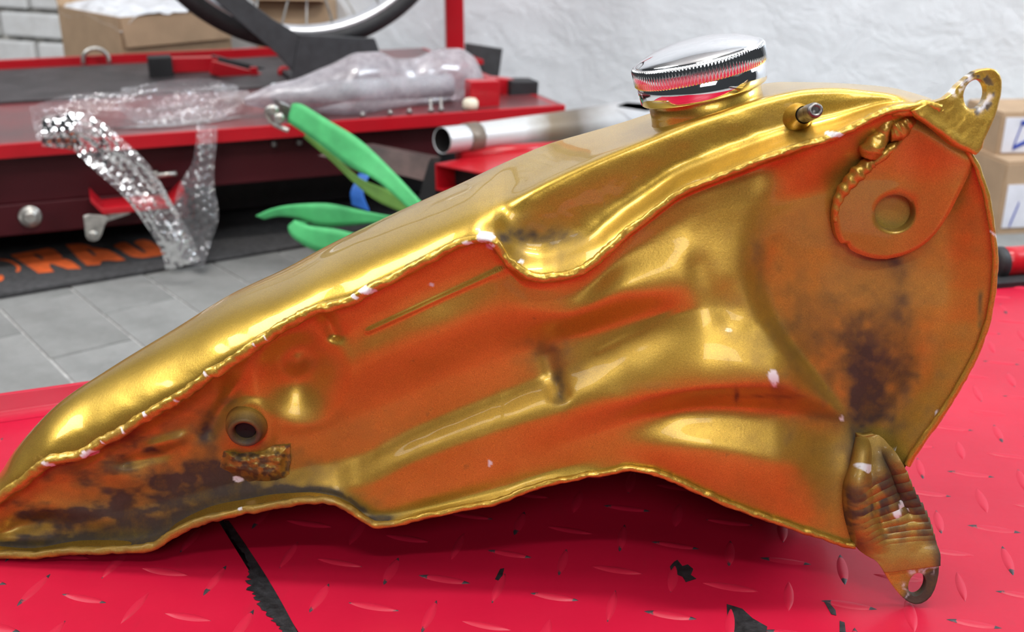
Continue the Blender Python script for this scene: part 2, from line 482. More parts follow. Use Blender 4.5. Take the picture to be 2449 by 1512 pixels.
def underside_w(px, py):
    """depth in metres behind the tank plane; px, py are 2D arrays (rows, columns) sharing px along columns"""
    x = px[0]
    ys = [S(x)]; ws = [np.zeros_like(x)]
    room = np.clip((L(x) - S(x)) / 200.0, 0.05, 1)
    for k in range(1, 9):
        y = S(x) + 15 * room if k == 1 else YT[k](x)
        lo = ys[-1] + 9 * room; hi = L(x) - (10 - k) * 9 * room
        ys.append(np.clip(y, lo, np.maximum(lo, hi))); ws.append(WF[k](x))
    ys.append(np.maximum(L(x), ys[-1] + 1)); ws.append(np.zeros_like(x))
    ys = np.array(ys); ws = np.array(ws)
    W = np.empty_like(px)
    for j in range(px.shape[1]):
        W[:, j] = pch(ys[:, j], ws[:, j])(py[:, j])
    xe = EDGE(py)
    wid = np.interp(py, [350, 560, 700, 820, 1100], [140, 90, 45, 26, 22])
    b = sstep(-0.25, 1.0, (px - xe) / wid)
    near = np.minimum(py - S(x)[None], L(x)[None] - py)
    xr = np.interp(py, [262, 332, 402, 470, 550, 620, 690, 770, 840, 932, 1020, 1080, 1116], [2250, 2300, 2338, 2360, 2374, 2381, 2377, 2363, 2338, 2289, 2230, 2187, 2168])
    rim = sstep(-10, 130, np.minimum(near, (xr - px) * 1.0))
    disc = (12.0 + 3.0 * (fnoise(px / 260.0, py / 260.0, 2) - 0.5) - 3.0 * seg_gauss(px, py, (2250, 600), (2250, 800), 160)) * (0.12 + 0.88 * rim)
    W = W * (1 - b) + disc * b
    W += local_relief(px, py) * sstep(0, 40, near) * (1 - 0.55 * b)
    return W * 0.00120

def smooth_cols(W, n):
    for _ in range(n):
        W[:, 1:-1] = 0.25 * W[:, :-2] + 0.5 * W[:, 1:-1] + 0.25 * W[:, 2:]
    return W

DIRT_SHADE = [(2060, 800, 270, 330, .26), (2200, 450, 160, 160, .22), (240, 1200, 330, 150, .30),  # last entry on this line paints shade onto the left nose
      # x, y, rx, ry, strength
    (2060, 800, 90, 90, .26), (2112, 950, 75, 110, .52), (2065, 850, 120, 130, .26), (1812, 620, 16, 80, .5), (1900, 800, 80, 120, .28),
    (2150, 700, 30, 110, .35), (2345, 730, 6, 45, .8), (2110, 625, 40, 18, .5), (2060, 960, 30, 60, .5), (2030, 1060, 40, 50, .5),
    (505, 1150, 60, 45, 1.15), (560, 1198, 170, 24, 1.2), (700, 1183, 115, 16, 1.2), (815, 1208, 55, 13, 1.1), (300, 1292, 140, 19, 1.15),
    (60, 1310, 120, 13, 1.3), (470, 1245, 60, 20, 1.1), (498, 1030, 26, 55, .85), (385, 1155, 48, 20, .95), (130, 1228, 70, 14, .65),
    (340, 1262, 60, 28, .8), (250, 1250, 120, 45, .35), (370, 1078, 40, 9, .8), (620, 1095, 95, 38, .38), (545, 1000, 30, 40, .5),
    (400, 1130, 160, 60, .25), (150, 1270, 150, 40, .3), (885, 1243, 40, 8, .9), (930, 1250, 20, 5, .8), (640, 1160, 130, 30, .4),
    (1335, 860, 80, 55, .3), (1338, 925, 13, 45, .75), (1310, 835, 60, 26, .35), (1560, 925, 80, 10, .25),
    (1980, 1180, 60, 110, .28), (1960, 1000, 60, 16, .4), (1890, 1035, 14, 30, .35), (2045, 1150, 14, 120, .6), (760, 1120, 80, 30, .2),
    (1760, 945, 6, 16, .8), (1830, 948, 90, 4, .55), (600, 1230, 20, 5, .3), (735, 870, 50, 24, .25), (860, 1030, 200, 60, .15)]
CHIP = [(220, 1080, 12, 9), (208, 1086, 7, 5), (118, 1104, 13, 5), (250, 1054, 3, 4), (301, 1028, 3, 4), (353, 990, 4, 4), (424, 953, 3, 3), (500, 893, 4, 3),
        (612, 822, 2, 3), (640, 806, 2, 3), (880, 692, 14, 8), (853, 706, 6, 5), (1160, 566, 22, 12), (1172, 590, 13, 8), (1120, 578, 10, 4), (1245, 628, 5, 5),
        (1853, 905, 12, 15), (1172, 1108, 5, 9), (570, 1144, 12, 8), (2012, 1001, 6, 6), (1995, 322, 16, 6), (1982, 318, 9, 5), (2376, 610, 3, 3),
        (2374, 560, 3, 4), (2240, 985, 6, 8), (575, 1214, 7, 4), (1032, 682, 6, 4), (2136, 1080, 4, 4)]
def blobs(px, py, T_, soft=1.0):
    v = np.zeros(np.broadcast(px, py).shape)
    jx = (fnoise(px / 30.0, py / 30.0, 3) - .5); jy = (fnoise(px / 30.0 + 77, py / 30.0 + 31, 3) - .5)
    for t in T_:
        x, y, rx, ry = t[:4]; a = t[4] if len(t) > 4 else 1.0
        d2 = ((px - x + jx * rx * 1.5) / rx) ** 2 + ((py - y + jy * ry * 1.5) / ry) ** 2
        v = np.maximum(v, a * np.exp(-d2 ** 2 * 0.7)) if soft < 1 else v + a * np.exp(-d2)
    return v
def dirt_shade_at(px, py):
    lo = L(px) - py
    sooty = np.interp(px, [-110, 0, 330, 420, 560, 820, 930, 1000], [1.0, 1.1, 0.9, 0.6, 1.0, 0.9, 0.7, 0])
    line = sooty * np.exp(-((lo - 17 - 5 * fnoise(px / 40., px * 0, 2)) / 11.0) ** 2)
    nose_shade = 0.48 * sstep(620, 300, px) * sstep(0.35, 0.65, fnoise(px / 70.0 + 3, py / 28.0, 4))  # darkens the left nose: its shadow side, painted into the colour
    return np.clip(line * (0.5 + 0.9 * fnoise(px / 14.0, py / 14.0, 3)) + nose_shade + blobs(px, py, DIRT_SHADE) * np.where(px > 1750, 0.72 + 0.5 * fnoise(px / 55.0, py / 40.0, 4), 0.45 + 1.1 * fnoise(px / 55.0, py / 40.0, 4)), 0, 0.97)
def chip_at(px, py): return sstep(0.35, 0.6, blobs(px, py, CHIP, 0.5))

tank_foot = TK(1100, 1300, 0.03); tank_foot = (tank_foot[0], tank_foot[1], 0.17)
tank = thing('fuel_tank', tank_foot, 'gold metallic motorcycle fuel tank lying on its side, welded underside facing the viewer', 'fuel tank')

# underside panel
NR = 150
q = np.linspace(0, 1, NR)[:, None]
px = np.repeat(COL[None], NR, 0); py = S(COL)[None] * (1 - q) + L(COL)[None] * q
Wd = smooth_cols(underside_w(px, py), 6)
for a_, b_, am, wd_ in (((882, 792), (1212, 641), -1.7, 5), ((1430, 842), (1625, 738), -0.35, 7), ((770, 745), (790, 775), 0.8, 8)):   # sharp pressed creases
    Wd += 0.001 * am * seg_gauss(px, py, a_, b_, wd_)
Wd = np.where(TK(px, py, Wd)[..., 2] < 0.1705, np.minimum(Wd, 0.002), Wd)
V = TK(px, py, Wd)
under = mk('underside_panel', V, grid_faces(NR, len(COL)), M_under, tank, attrs={'dirt_shade': dirt_shade_at(px, py), 'chip': chip_at(px, py)})

# outer shell: from the seam up over the silhouette and round the hidden back to the lower seam
NQ = 56
wT = pch([-110, 0, 250, 700, 1200, 1680, 2000, 2150, 2254, 2384], [6, 20, 42, 66, 78, 88, 74, 56, 34, 14])(COL) * 0.001
wR = pch([-110, 1200, 1700, 2000, 2200, 2384], [14, 15, 18, 20, 14, 6])(COL) * 0.001
sC, sT, sR, sL = S(COL), T(COL), R(COL), L(COL)
qR = np.clip((sC - sR) / np.maximum(sC - sT, 1), 0.25, 0.93)
chan = sstep(1120, 1265, COL) * (1 - sstep(2180, 2300, COL))
qq = 1 - (1 - np.linspace(0, 1, NQ)) ** 1.6
Wq = np.zeros((NQ, len(COL)))
for j in range(len(COL)):
    el = wT[j] * (1 - np.clip(1 - qq ** 1.6, 0, 1) ** (1 / 1.6))
    a = qR[j]
    pk = pch([0, 0.10 * a, 0.30 * a, 0.45 * a, 0.8 * a, a, a + (1 - a) * 0.35, a + (1 - a) * 0.8, 1.0],
             [0, 0.20 * wR[j], 0.80 * wR[j], 0.93 * wR[j], 0.98 * wR[j], 1.07 * wR[j],
              wR[j] + (wT[j] - wR[j]) * 0.30, wR[j] + (wT[j] - wR[j]) * 0.76, wT[j]])(qq)
    Wq[:, j] = el * (1 - chan[j]) + pk * chan[j]
for _ in range(2):
    Wq[1:-1] = 0.25 * Wq[:-2] + 0.5 * Wq[1:-1] + 0.25 * Wq[2:]
Wq = smooth_cols(Wq, 10)
spx = np.repeat(COL[None], NQ, 0); spy = sC[None] * (1 - qq[:, None]) + sT[None] * qq[:, None]
Wq = Wq + (fnoise(spx / 90.0, spy / 60.0, 3) - 0.5) * 0.0012 * sstep(0, 0.25, qq)[:, None] * (1 - qq)[:, None]
VIS = TK(spx, spy, Wq)                                   # rows, cols, 3
PT = VIS[-1]; PL = TK(COL, sL, 0.0)
slope = -(ray(COL, sT)[:, 2] / ray(COL, sT)[:, 1])
D = pch([-110, 0, 250, 700, 1200, 1900, 2254, 2384], [0.02, 0.05, 0.085, 0.12, 0.13, 0.125, 0.07, 0.025])(COL)
hid = []
zb = 0.1702 + (np.maximum(0, PL[:, 2] - 0.006 - 0.1712)) * sstep(1900, 2060, COL)
def hp(dy, z, kx):
    return np.stack([PT[:, 0] * kx + PL[:, 0] * (1 - kx), PT[:, 1] + dy, z], -1)
h = np.maximum(PT[:, 2] - zb, 0.001)
A1 = hp(0.22 * D, PT[:, 2] - slope * 0.22 * D * 1.12 - 0.04 * h, 1.0)
A2 = hp(0.40 * D, np.minimum(PT[:, 2] - 0.40 * h, A1[:, 2] - 0.1 * h), 0.97)
A3 = np.stack([0.5 * (PT[:, 0] + PL[:, 0]), np.minimum(A2[:, 1] - 0.004, PL[:, 1] + 0.3 * D + (PL[:, 2] - 0.17) / 0.56), zb], -1)
A4 = np.stack([PL[:, 0] * 1.01, PL[:, 1] + 0.25 * D, np.maximum(0.171, PL[:, 2] + 0.0015)], -1)
ctl = [VIS[-3], PT, A1, A2, A3, A4, PL]
Q = np.array(ctl); rows = []
for i in range(1, len(Q) - 1):
    a, b, c = Q[i - 1], Q[i], Q[i + 1]; d = Q[i + 2] if i + 2 < len(Q) else 2 * Q[i + 1] - Q[i]
    for t in np.linspace(0, 1, 7)[1:]:
        rows.append(0.5 * (2 * b + (c - a) * t + (2 * a - 5 * b + 4 * c - d) * t ** 2 + (3 * b - a - 3 * c + d) * t ** 3))
SH = np.concatenate([VIS, np.array(rows)], 0)
SH[..., 2] = np.maximum(SH[..., 2], 0.1697)
nrs = SH.shape[0]
SD = [(1225, 575, 45, 26, .75), (1290, 560, 70, 18, .5), (1350, 575, 60, 30, .45), (1240, 625, 20, 26, .5), (1330, 625, 60, 22, .4), (1270, 525, 60, 18, .25), (1850, 280, 50, 30, .2), (1930, 325, 40, 14, .4)]
sd = np.zeros((nrs, len(COL))); sc_ = np.zeros((nrs, len(COL)))
sd[:NQ] = np.clip(blobs(spx, spy, SD) * (0.3 + 1.3 * fnoise(spx / 22.0, spy / 14.0, 4)), 0, 0.9)
sc_[:NQ] = chip_at(spx, spy)
mk('shell', SH, grid_faces(nrs, len(COL)), M_gold, tank, attrs={'dirt_shade': sd, 'chip': sc_})

# weld bead along the seams
def resample(pts, step):
    p = np.asarray(pts, float)
    l = np.r_[0, np.cumsum(np.hypot(*np.diff(p, axis=0).T))]
    s = np.arange(0, l[-1], step)
    return np.stack([np.interp(s, l, p[:, 0]), np.interp(s, l, p[:, 1])], -1), s
def bead(name, fn_pts, rad_px, lump, w0=-0.001, parent=tank, seg=14, step=3.0, dirt_shade=None, rib=0.0):
    p, s = resample(fn_pts, step)
    k = np.ones(9) / 9
    pp = np.stack([np.convolve(np.pad(p[:, i], 4, 'edge'), k, 'valid') for i in (0, 1)], -1)
    pp[:, 1] += (fnoise(s / 34.0, s * 0 + 3, 3) - 0.5) * 9 * lump
    P = TK(pp[:, 0], pp[:, 1], w0)
    mp = np.linalg.norm(P - CAM, axis=1) / F_PX
    r = np.interp(s / s[-1], np.linspace(0, 1, len(rad_px)), rad_px) * mp
    a = np.arange(seg)
    rr = r[:, None] * (1 + lump * 0.9 * (fnoise(s[:, None] / 18.0 + 9, a[None] * 0.9, 3) - 0.5) + rib * np.sin(s[:, None] / 4.2 + np.sin(a)[None]))
    V, Fc = tube(P, rr, seg)
    pa = np.repeat(pp[:, 0], seg); pb = np.repeat(pp[:, 1], seg)
    off = np.tile(np.sin(np.linspace(0, 2 * np.pi, seg, endpoint=False)) * 8, len(pp))
    dv = dirt_shade_at(pa, pb + off) * 0.45 + (dirt_shade if dirt_shade is not None else 0)
    return mk(name, V, Fc, M_weld, parent, attrs={'dirt_shade': np.clip(dv, 0, .95), 'chip': chip_at(pa, pb + off)})
xs = np.arange(-105, 2254, 4.0)
bead('weld_seam', np.stack([xs, S(xs) + 1], -1), [10, 12, 12, 13, 14, 14, 12, 11, 12, 12, 10, 9, 9, 9, 10], 0.75)
rt = [(2250, 262), (2300, 332), (2338, 402), (2360, 470), (2374, 550), (2381, 620), (2377, 690), (2363, 770), (2338, 840), (2289, 932), (2230, 1020), (2187, 1080), (2168, 1116)]
bead('weld_seam', rt, [6, 6, 7, 6, 6, 7, 8, 8], 0.5)
xs = np.arange(-105, 2052, 4.0)
bead('weld_seam', np.stack([xs, L(xs) - 1], -1), [8, 9, 9, 10, 10, 10, 9, 8, 8, 8, 8, 9, 9, 8, 8], 0.6)

# filler neck and chrome cap
cap_axis = unit((-0.238, 0.03, 0.97))
cb = TK(1683, 219, 0.046)
pxm = np.linalg.norm(cb - CAM) * 0.985 / F_PX
RC = 152 * pxm
mk('filler_neck', *lathe(cb, cap_axis, [(RC * 0.90, -0.0128), (RC * 0.885, -0.0105), (RC * 0.872, -0.0085), (RC * 0.865, -0.006), (RC * 0.865, 0.002), (RC * 0.5, 0.002)], 96, caps=False), M_gold, tank,
   attrs={'dirt_shade': np.zeros(6 * 96), 'chip': np.zeros(6 * 96)})
H1, H2, H3 = 46 * pxm, 84 * pxm, 89 * pxm
capo = mk('filler_cap', *lathe(cb, cap_axis, [(RC * 0.6, 0.001), (RC * 0.955, 0.0), (RC * 0.975, 0.0006), (RC * 0.99, H1 * 0.9), (RC * 0.96, H1), (RC * 0.95, H2),
                                              (RC * 0.955, H3), (RC * 0.93, H3 + 0.0009), (RC * 0.84, H3 + 0.0022), (RC * 0.66, H3 + 0.0041), (RC * 0.45, H3 + 0.0054), (RC * 0.22, H3 + 0.0061), (0.0002, H3 + 0.0063)], 96), M_chrome, tank)
capo['label'] = 'chrome screw cap'
kn = 118
rm = lambda k, a: (0.00055 * np.cos(a * kn) if k in (1, 2) else (0.00025 * np.cos(a * kn) if k in (0, 3) else 0 * a))
knurl = mk('knurled_band', *lathe(cb, cap_axis, [(RC * 0.985, H1 * 0.93), (RC * 1.0, H1 * 1.02), (RC * 1.005, H2 * 0.99), (RC * 0.985, H2 * 1.06), (RC * 0.955, H3 * 1.0)], kn * 6, rmod=rm, caps=False), M_chrome, capo)

# breather pipe
b0 = TK(1908, 281, 0.018); b1 = TK(1952, 263, -0.010)
dv = unit(b1 - b0); ln = np.linalg.norm(b1 - b0); pp_ = ln
vent = mk('breather_pipe', *lathe(b0, dv, [(0.0040, -0.004), (0.0033, 0.25 * ln), (0.0030, 0.5 * ln), (0.0031, 0.55 * ln), (0.00335, 0.62 * ln), (0.0031, 0.92 * ln), (0.0026, ln), (0.0016, ln + 0.0002), (0.0015, ln - 0.004)], 28), M_steel, tank)
vent['label'] = 'bare steel pipe stub'
mk('pipe_collar', *lathe(b0, dv, [(0.0064, -0.004), (0.0058, 0.001), (0.0049, 0.0035), (0.0040, 0.006), (0.0036, 0.3 * ln + 0.002)], 28, caps=False), M_gold, vent, attrs={'dirt_shade': np.zeros(28 * 5), 'chip': np.zeros(28 * 5)})

# threaded bung on the left with its hole
bc = TK(588, 1026, 0.006); ba = unit(np.array([0.05, -1, -0.12]))
mk('tap_bung', *lathe(bc, ba, [(0.0100, -0.005), (0.0094, -0.0006), (0.0084, 0.0004), (0.0077, 0.0030), (0.0069, 0.0040), (0.0056, 0.0036), (0.0049, 0.0018), (0.0047, -0.012), (0.0002, -0.012)], 44), M_weld, tank,
   attrs={'dirt_shade': np.clip(np.repeat([.5, .5, .7, .9, .9, .95, .97, .97, .97], 44) * 0.95, 0, .97), 'chip': np.zeros(44 * 9)})
mk('bore_shade_disc', *lathe(bc, ba, [(0.0045, 0.0006), (0.0002, 0.0004)], 32, caps=False), M_hole, tank)  # black disc stands in for the shade down the bore

# rough weld patch under the bung
gx = np.linspace(528, 694, 70)[None] + np.zeros((40, 1)); gy = np.zeros((1, 70)) + np.linspace(0, 1, 40)[:, None]
top = 1078 - (gx - 528) * 0.08 + 10 * (fnoise(gx / 14.0, gx * 0, 2) - .5); bot = 1118 + 40 * np.sin(np.clip((gx - 528) / 166, 0, 1) * np.pi * 0.75) + 8 * (fnoise(gx / 16.0 + 4, gx * 0, 2) - .5)
gyy = top * (1 - gy) + bot * gy
gx = gx + 12 * (fnoise(gy * 4 + 2, gx / 60.0, 2) - 0.5)
ed = np.minimum(np.minimum(gx - 530, 690 - gx) / 16, np.minimum(gy, 1 - gy) * 5)
ww = 0.012 - sstep(0, 1.6, ed) * (0.0036 + 0.0034 * (fnoise(gx / 19.0, gyy / 16.0, 3) - 0.4))
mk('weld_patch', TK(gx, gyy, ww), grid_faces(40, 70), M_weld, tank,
   attrs={'dirt_shade': np.clip(dirt_shade_at(gx, gyy) * 0.5 + 0.12 + 0.6 * (1 - sstep(0.3, 0.6, fnoise(gx / 13.0, gyy / 11.0, 3))), 0, .9), 'chip': chip_at(gx, gyy)})

# upper lug with its eye, and the teardrop gusset below the fold
fold_a, fold_b = np.array([2181., 268.]), np.array([2340., 372.])
def lug_w(x, y):
    d = unit(fold_b - fold_a); n = np.array([d[1], -d[0]])
    s = (x - fold_a[0]) * n[0] + (y - fold_a[1]) * n[1]
    return -0.0035 + 0.010 * sstep(0, 190, s) - 0.0012 * np.exp(-(s / 16.0) ** 2) + (fnoise(x / 34.0, y / 34.0, 3) - 0.5) * 0.0014 * (1 - sstep(60, 120, s))
def plate(name, outer, hc, rx, ry, rot, wfn, thick, mat, n=150, rings=16, parent=tank, dirtfn=None, chipfn=None, lipe=0.0008):
    def inn(a):
        ca, sa = np.cos(a - rot), np.sin(a - rot)
        r = 1 / np.sqrt((ca / rx) ** 2 + (sa / ry) ** 2)
        return np.stack([hc[0] + r * np.cos(a), hc[1] + r * np.sin(a)], -1)
    Pg = annulus(hc, outer, inn, n, rings, None)
    X, Y = Pg[..., 0], Pg[..., 1]
    w = wfn(X, Y)
    qe = np.linspace(0, 1, rings)[:, None]
    w = w + lipe * (sstep(0.9, 1.0, qe) + sstep(0.08, 0.0, qe))
    Ff = TK(X, Y, w)
    bk = Ff + np.array([0.0, thick, -thick * 0.1])
    V = np.concatenate([Ff[::1].reshape(-1, 3), bk.reshape(-1, 3)])
    m = rings * n
    Fc = grid_faces(rings, n, wrap_c=True)
    Fc = Fc + [tuple(i + m for i in f[::-1]) for f in Fc]
    for r_ in (0, rings - 1):
        for j in range(n):
            a, b = r_ * n + j, r_ * n + (j + 1) % n
            Fc.append((a, b, b + m, a + m))
    dd = dirtfn(X, Y) if dirtfn else np.zeros_like(X); cc = chipfn(X, Y) if chipfn else np.zeros_like(X)
    o = mk(name, V, Fc, mat, parent, attrs={'dirt_shade': np.concatenate([dd.ravel(), dd.ravel()]), 'chip': np.concatenate([cc.ravel(), cc.ravel()])})
    return sharp(o, 50)
lug_out = [(2180, 266), (2200, 254), (2225, 246), (2257, 236), (2275, 222), (2287, 206), (2313, 184), (2330, 172), (2346, 166), (2369, 163), (2382, 167), (2391, 178), (2396, 192),
           (2396, 210), (2394, 228), (2388, 252), (2380, 278), (2368, 305), (2357, 328), (2352, 345), (2350, 352), (2340, 366), (2333, 371), (2312, 364), (2276, 348), (2245, 320), (2220, 300), (2195, 284)]
lug_d = lambda x, y: np.clip(1.7 * np.exp(-((np.hypot((x - 2335) / 36, (y - 222) / 44) - 1) / 0.22) ** 2) * sstep(0.35, 0.6, fnoise(x / 14., y / 14., 3)) * sstep(2310, 2345, x - (y - 226) * 0.2 + 15), 0, .95)
lug_c = lambda x, y: np.clip(seg_gauss(x, y, (2280, 222), (2318, 186), 9) + seg_gauss(x, y, (2345, 262), (2368, 230), 7) * 0.8, 0, 1) * sstep(0.3, 0.55, fnoise(x / 11., y / 11. + 7, 3))
plate('mounting_lug', lug_out, (2331, 226), 26, 36, 0.25, lug_w, 0.0035, M_weld, dirtfn=lug_d, chipfn=lug_c)
gus_out = [(2183, 280), (2205, 292), (2240, 320), (2276, 346), (2310, 364), (2330, 372), (2334, 384), (2317, 418), (2303, 446), (2287, 478), (2273, 506), (2257, 532), (2240, 556), (2220, 577), (2200, 592),
           (2176, 605), (2150, 614), (2120, 620), (2095, 619), (2072, 614), (2050, 606), (2035, 598), (2030, 592), (2026, 583), (2011, 583), (2003, 570), (1998, 556), (1994, 532), (1994, 512), (1997, 494), (2003, 475),
           (2012, 457), (2024, 441), (2040, 424), (2057, 408), (2084, 390), (2109, 371), (2128, 356), (2146, 341), (2166, 312)]
gus_w = lambda x, y: 0.0085 - 0.0080 * sstep(2130, 2335, x) - 0.003 * sstep(440, 300, y)
gus_d = lambda x, y: np.clip(0.25 * fnoise(x / 60., y / 60., 3) + 0.4 * np.exp(-((np.hypot((x - 2140) / 47, (y - 509) / 44) - 1) / .05) ** 2), 0, .8)
plate('gusset_plate', gus_out, (2140, 509), 47, 43, -0.15, gus_w, 0.0045, M_gold, n=220, rings=20, dirtfn=gus_d)
gx = np.linspace(2085, 2195, 20)[None] + np.zeros((20, 1)); gy = np.linspace(458, 560, 20)[:, None] + np.zeros((1, 20))
bead('weld_bead', [(1998, 535), (1998, 500), (2006, 472), (2028, 438), (2060, 405), (2090, 385)], [5, 10, 15, 18, 15], 0.35, 0.0095, rib=0.10)
bead('weld_bead', [(2085, 392), (2110, 372), (2138, 348), (2152, 336)], [9, 12, 11, 7], 0.5, 0.0085)
bead('weld_bead', [(2076, 384), (2082, 362), (2094, 340), (2112, 314), (2122, 290), (2128, 272)], [13, 25, 24, 17, 14, 9], 0.75, 0.006)
bead('weld_bead', [(2124, 318), (2140, 312), (2160, 296), (2185, 276), (2205, 282)], [18, 25, 22, 17, 8], 1.0, 0.007)
bead('weld_bead', [(2130, 268), (2155, 262), (2180, 262), (2215, 252), (2250, 246)], [11, 14, 14, 13, 9], 0.8, 0.001)

# lower bracket: crumpled gusset running down to an eye that stands on the deck
LE = pch([0, .1, .2, .32, .45, .58, .7, .82, .92, 1.0], [2060, 2052, 2043, 2031, 2028, 2034, 2045, 2066, 2096, 2112])
LY = pch([0, .1, .2, .32, .45, .58, .7, .82, .92, 1.0], [1036, 1076, 1118, 1166, 1215, 1258, 1288, 1318, 1342, 1362])
RE = pch([0, .1, .2, .32, .45, .58, .7, .82, .92, 1.0], [2084, 2112, 2136, 2156, 2180, 2208, 2226, 2238, 2243, 2245])
RY = pch([0, .1, .2, .32, .45, .58, .7, .82, .92, 1.0], [1032, 1052, 1078, 1104, 1160, 1214, 1262, 1298, 1322, 1345])
NU, NV = 200, 60
u = np.linspace(0, 1, NU)[:, None]; v = np.linspace(0, 1, NV)[None]
bx = LE(u) * (1 - v) + RE(u) * v; by = LY(u) * (1 - v) + RY(u) * v
edge = np.minimum(v, 1 - v)
bw = 0.013 - 0.013 * sstep(0, 0.35, u) - 0.0062 * sstep(0.55, 1.0, u) + 0 * v
bw = bw - 0.006 * np.exp(-((v - 0.16) / 0.13) ** 2) * sstep(0.02, 0.15, u) * sstep(0.85, 0.6, u) + 0.006 * sstep(0.12, 0.0, v) * sstep(.95, .6, u)
bw = bw + 0.00055 * np.sin((u * 135 + v * 12.0 - 10 * v * v)) * sstep(0.3, 0.42, u) * sstep(0.8, 0.66, u) * sstep(0.12, 0.3, v)
bw = bw + 0.0045 * np.exp(-((v - 0.72 - 0.1 * u) / 0.10) ** 2) * sstep(0.15, 0.3, u) * sstep(0.66, 0.5, u)
bw = bw + (fnoise(bx / 50., by / 50., 2) - .5) * 0.0014
bd = np.clip(0.40 + 1.1 * np.exp(-((v - 0.72 - 0.1 * u) / 0.14) ** 2) * sstep(0.12, 0.25, u) * sstep(0.62, 0.48, u) + 0.5 * sstep(.8, 1, v) * sstep(.3, .6, u)
             + 0.6 * sstep(0.35, 0.7, fnoise(bx / 22., by / 16., 4)) * sstep(.25, .4, u) * sstep(.85, .6, u), 0, .93)
bcpt = [(2062, 1121, 8, 13), (2146, 1209, 8, 12), (2138, 1222, 7, 7), (2178, 1208, 3, 8)]
bcp = sstep(0.35, 0.6, blobs(bx, by, bcpt, 0.5))
brk = mk('lower_bracket', TK(bx, by, bw), grid_faces(NU, NV), M_weld, tank, attrs={'dirt_shade': bd, 'chip': bcp})
so = brk.modifiers.new('sheet', 'SOLIDIFY'); so.thickness = 0.003; so.offset = -1
eye_out = [(2096, 1330), (2130, 1330), (2170, 1330), (2210, 1330), (2244, 1330), (2246, 1350), (2245, 1372), (2241, 1392), (2235, 1411), (2227, 1426), (2216, 1437), (2203, 1444), (2190, 1446),
           (2178, 1443), (2168, 1437), (2154, 1425), (2142, 1411), (2130, 1395), (2119, 1377), (2107, 1354)]
eye_w = lambda x, y: -0.0052 - 0.0056 * np.clip((y - 1330) / 116.0, 0, 1) + 0 * x
eye_d = lambda x, y: np.clip(1.15 * sstep(1360, 1400, y + (x - 2190) * 0.55) * sstep(2150, 2190, x + (y - 1400) * 0.5) + .25 * sstep(.5, .7, fnoise(x / 20., y / 20., 3)), 0, .97)
eye_c = lambda x, y: sstep(.5, .7, fnoise(x / 12., y / 12., 3)) * (seg_gauss(x, y, (2180, 1368), (2235, 1362), 8) + seg_gauss(x, y, (2160, 1400), (2168, 1425), 6)) * 0.8
plate('bracket_eye', eye_out, (2193, 1398), 20, 28, 0.35, eye_w, 0.0032, M_weld, n=140, rings=12, dirtfn=eye_d, chipfn=eye_c, parent=brk, lipe=0.0003)
# ------------------------------------------------------------------ the red checker-plate lift deck the tank lies on
def red_paint(name, col, rough=0.32, coat=0.3, scratch=0.25):
    m, nt, b = nodes_of(name)
    n1 = tex_noise(nt, 9, 6, 0.6)
    c = ramp(nt, n1, [(0.3, tuple(x * 0.86 for x in col)), (0.7, col)])
    scr = tex_noise(nt, 60, 7, 0.75, stretch=(1.0, 0.25, 1.0))
    c = mixc(nt, math_n(nt, 'MULTIPLY', ramp(nt, scr, [(0.60, (0, 0, 0)), (0.82, (1, 1, 1))]), scratch), c, (0.16, 0.03, 0.035))
    nt.links.new(c, b.inputs['Base Color'])
    nt.links.new(math_n(nt, 'ADD', rough - 0.08, math_n(nt, 'MULTIPLY', tex_noise(nt, 30, 5), 0.22)), b.inputs['Roughness'])
    setp(b, Coat_Weight=coat, Coat_Roughness=0.12, Specular_IOR_Level=0.25)
    bump(nt, b, tex_noise(nt, 220, 3), 0.06, 0.001)
    return m
M_deck = red_paint('red_deck_paint', (0.46, 0.006, 0.032), 0.36, 0.06)
M_red = red_paint('red_paint', (0.46, 0.008, 0.016))
M_dark = simple('bare_dark_steel', (0.035, 0.036, 0.04), 0.42, 0.5, 0.3, 200, 0.2, 500)

def lug_paint():
    m, nt, b = nodes_of('red_tread_paint')
    tc = N(nt, 'ShaderNodeTexCoord'); oi = N(nt, 'ShaderNodeObjectInfo')
    sx = N(nt, 'ShaderNodeSeparateXYZ'); nt.links.new(tc.outputs['Generated'], sx.inputs[0])
    e = math_n(nt, 'ABSOLUTE', math_n(nt, 'SUBTRACT', sx.outputs['X'], 0.5))
    n = tex_noise(nt, 300, 4, 0.6)
    w = math_n(nt, 'ADD', e, math_n(nt, 'MULTIPLY', math_n(nt, 'SUBTRACT', n, 0.5), 0.45))
    thr = math_n(nt, 'ADD', 0.34, math_n(nt, 'MULTIPLY', oi.outputs['Random'], 0.22))
    k = math_n(nt, 'MULTIPLY', math_n(nt, 'SUBTRACT', w, thr), 30, True)
    nt.links.new(mixc(nt, k, (0.46, 0.009, 0.036), (0.03, 0.03, 0.036)), b.inputs['Base Color'])
    setp(b, Roughness=0.45, Specular_IOR_Level=0.35)
    return m
M_lug = lug_paint()

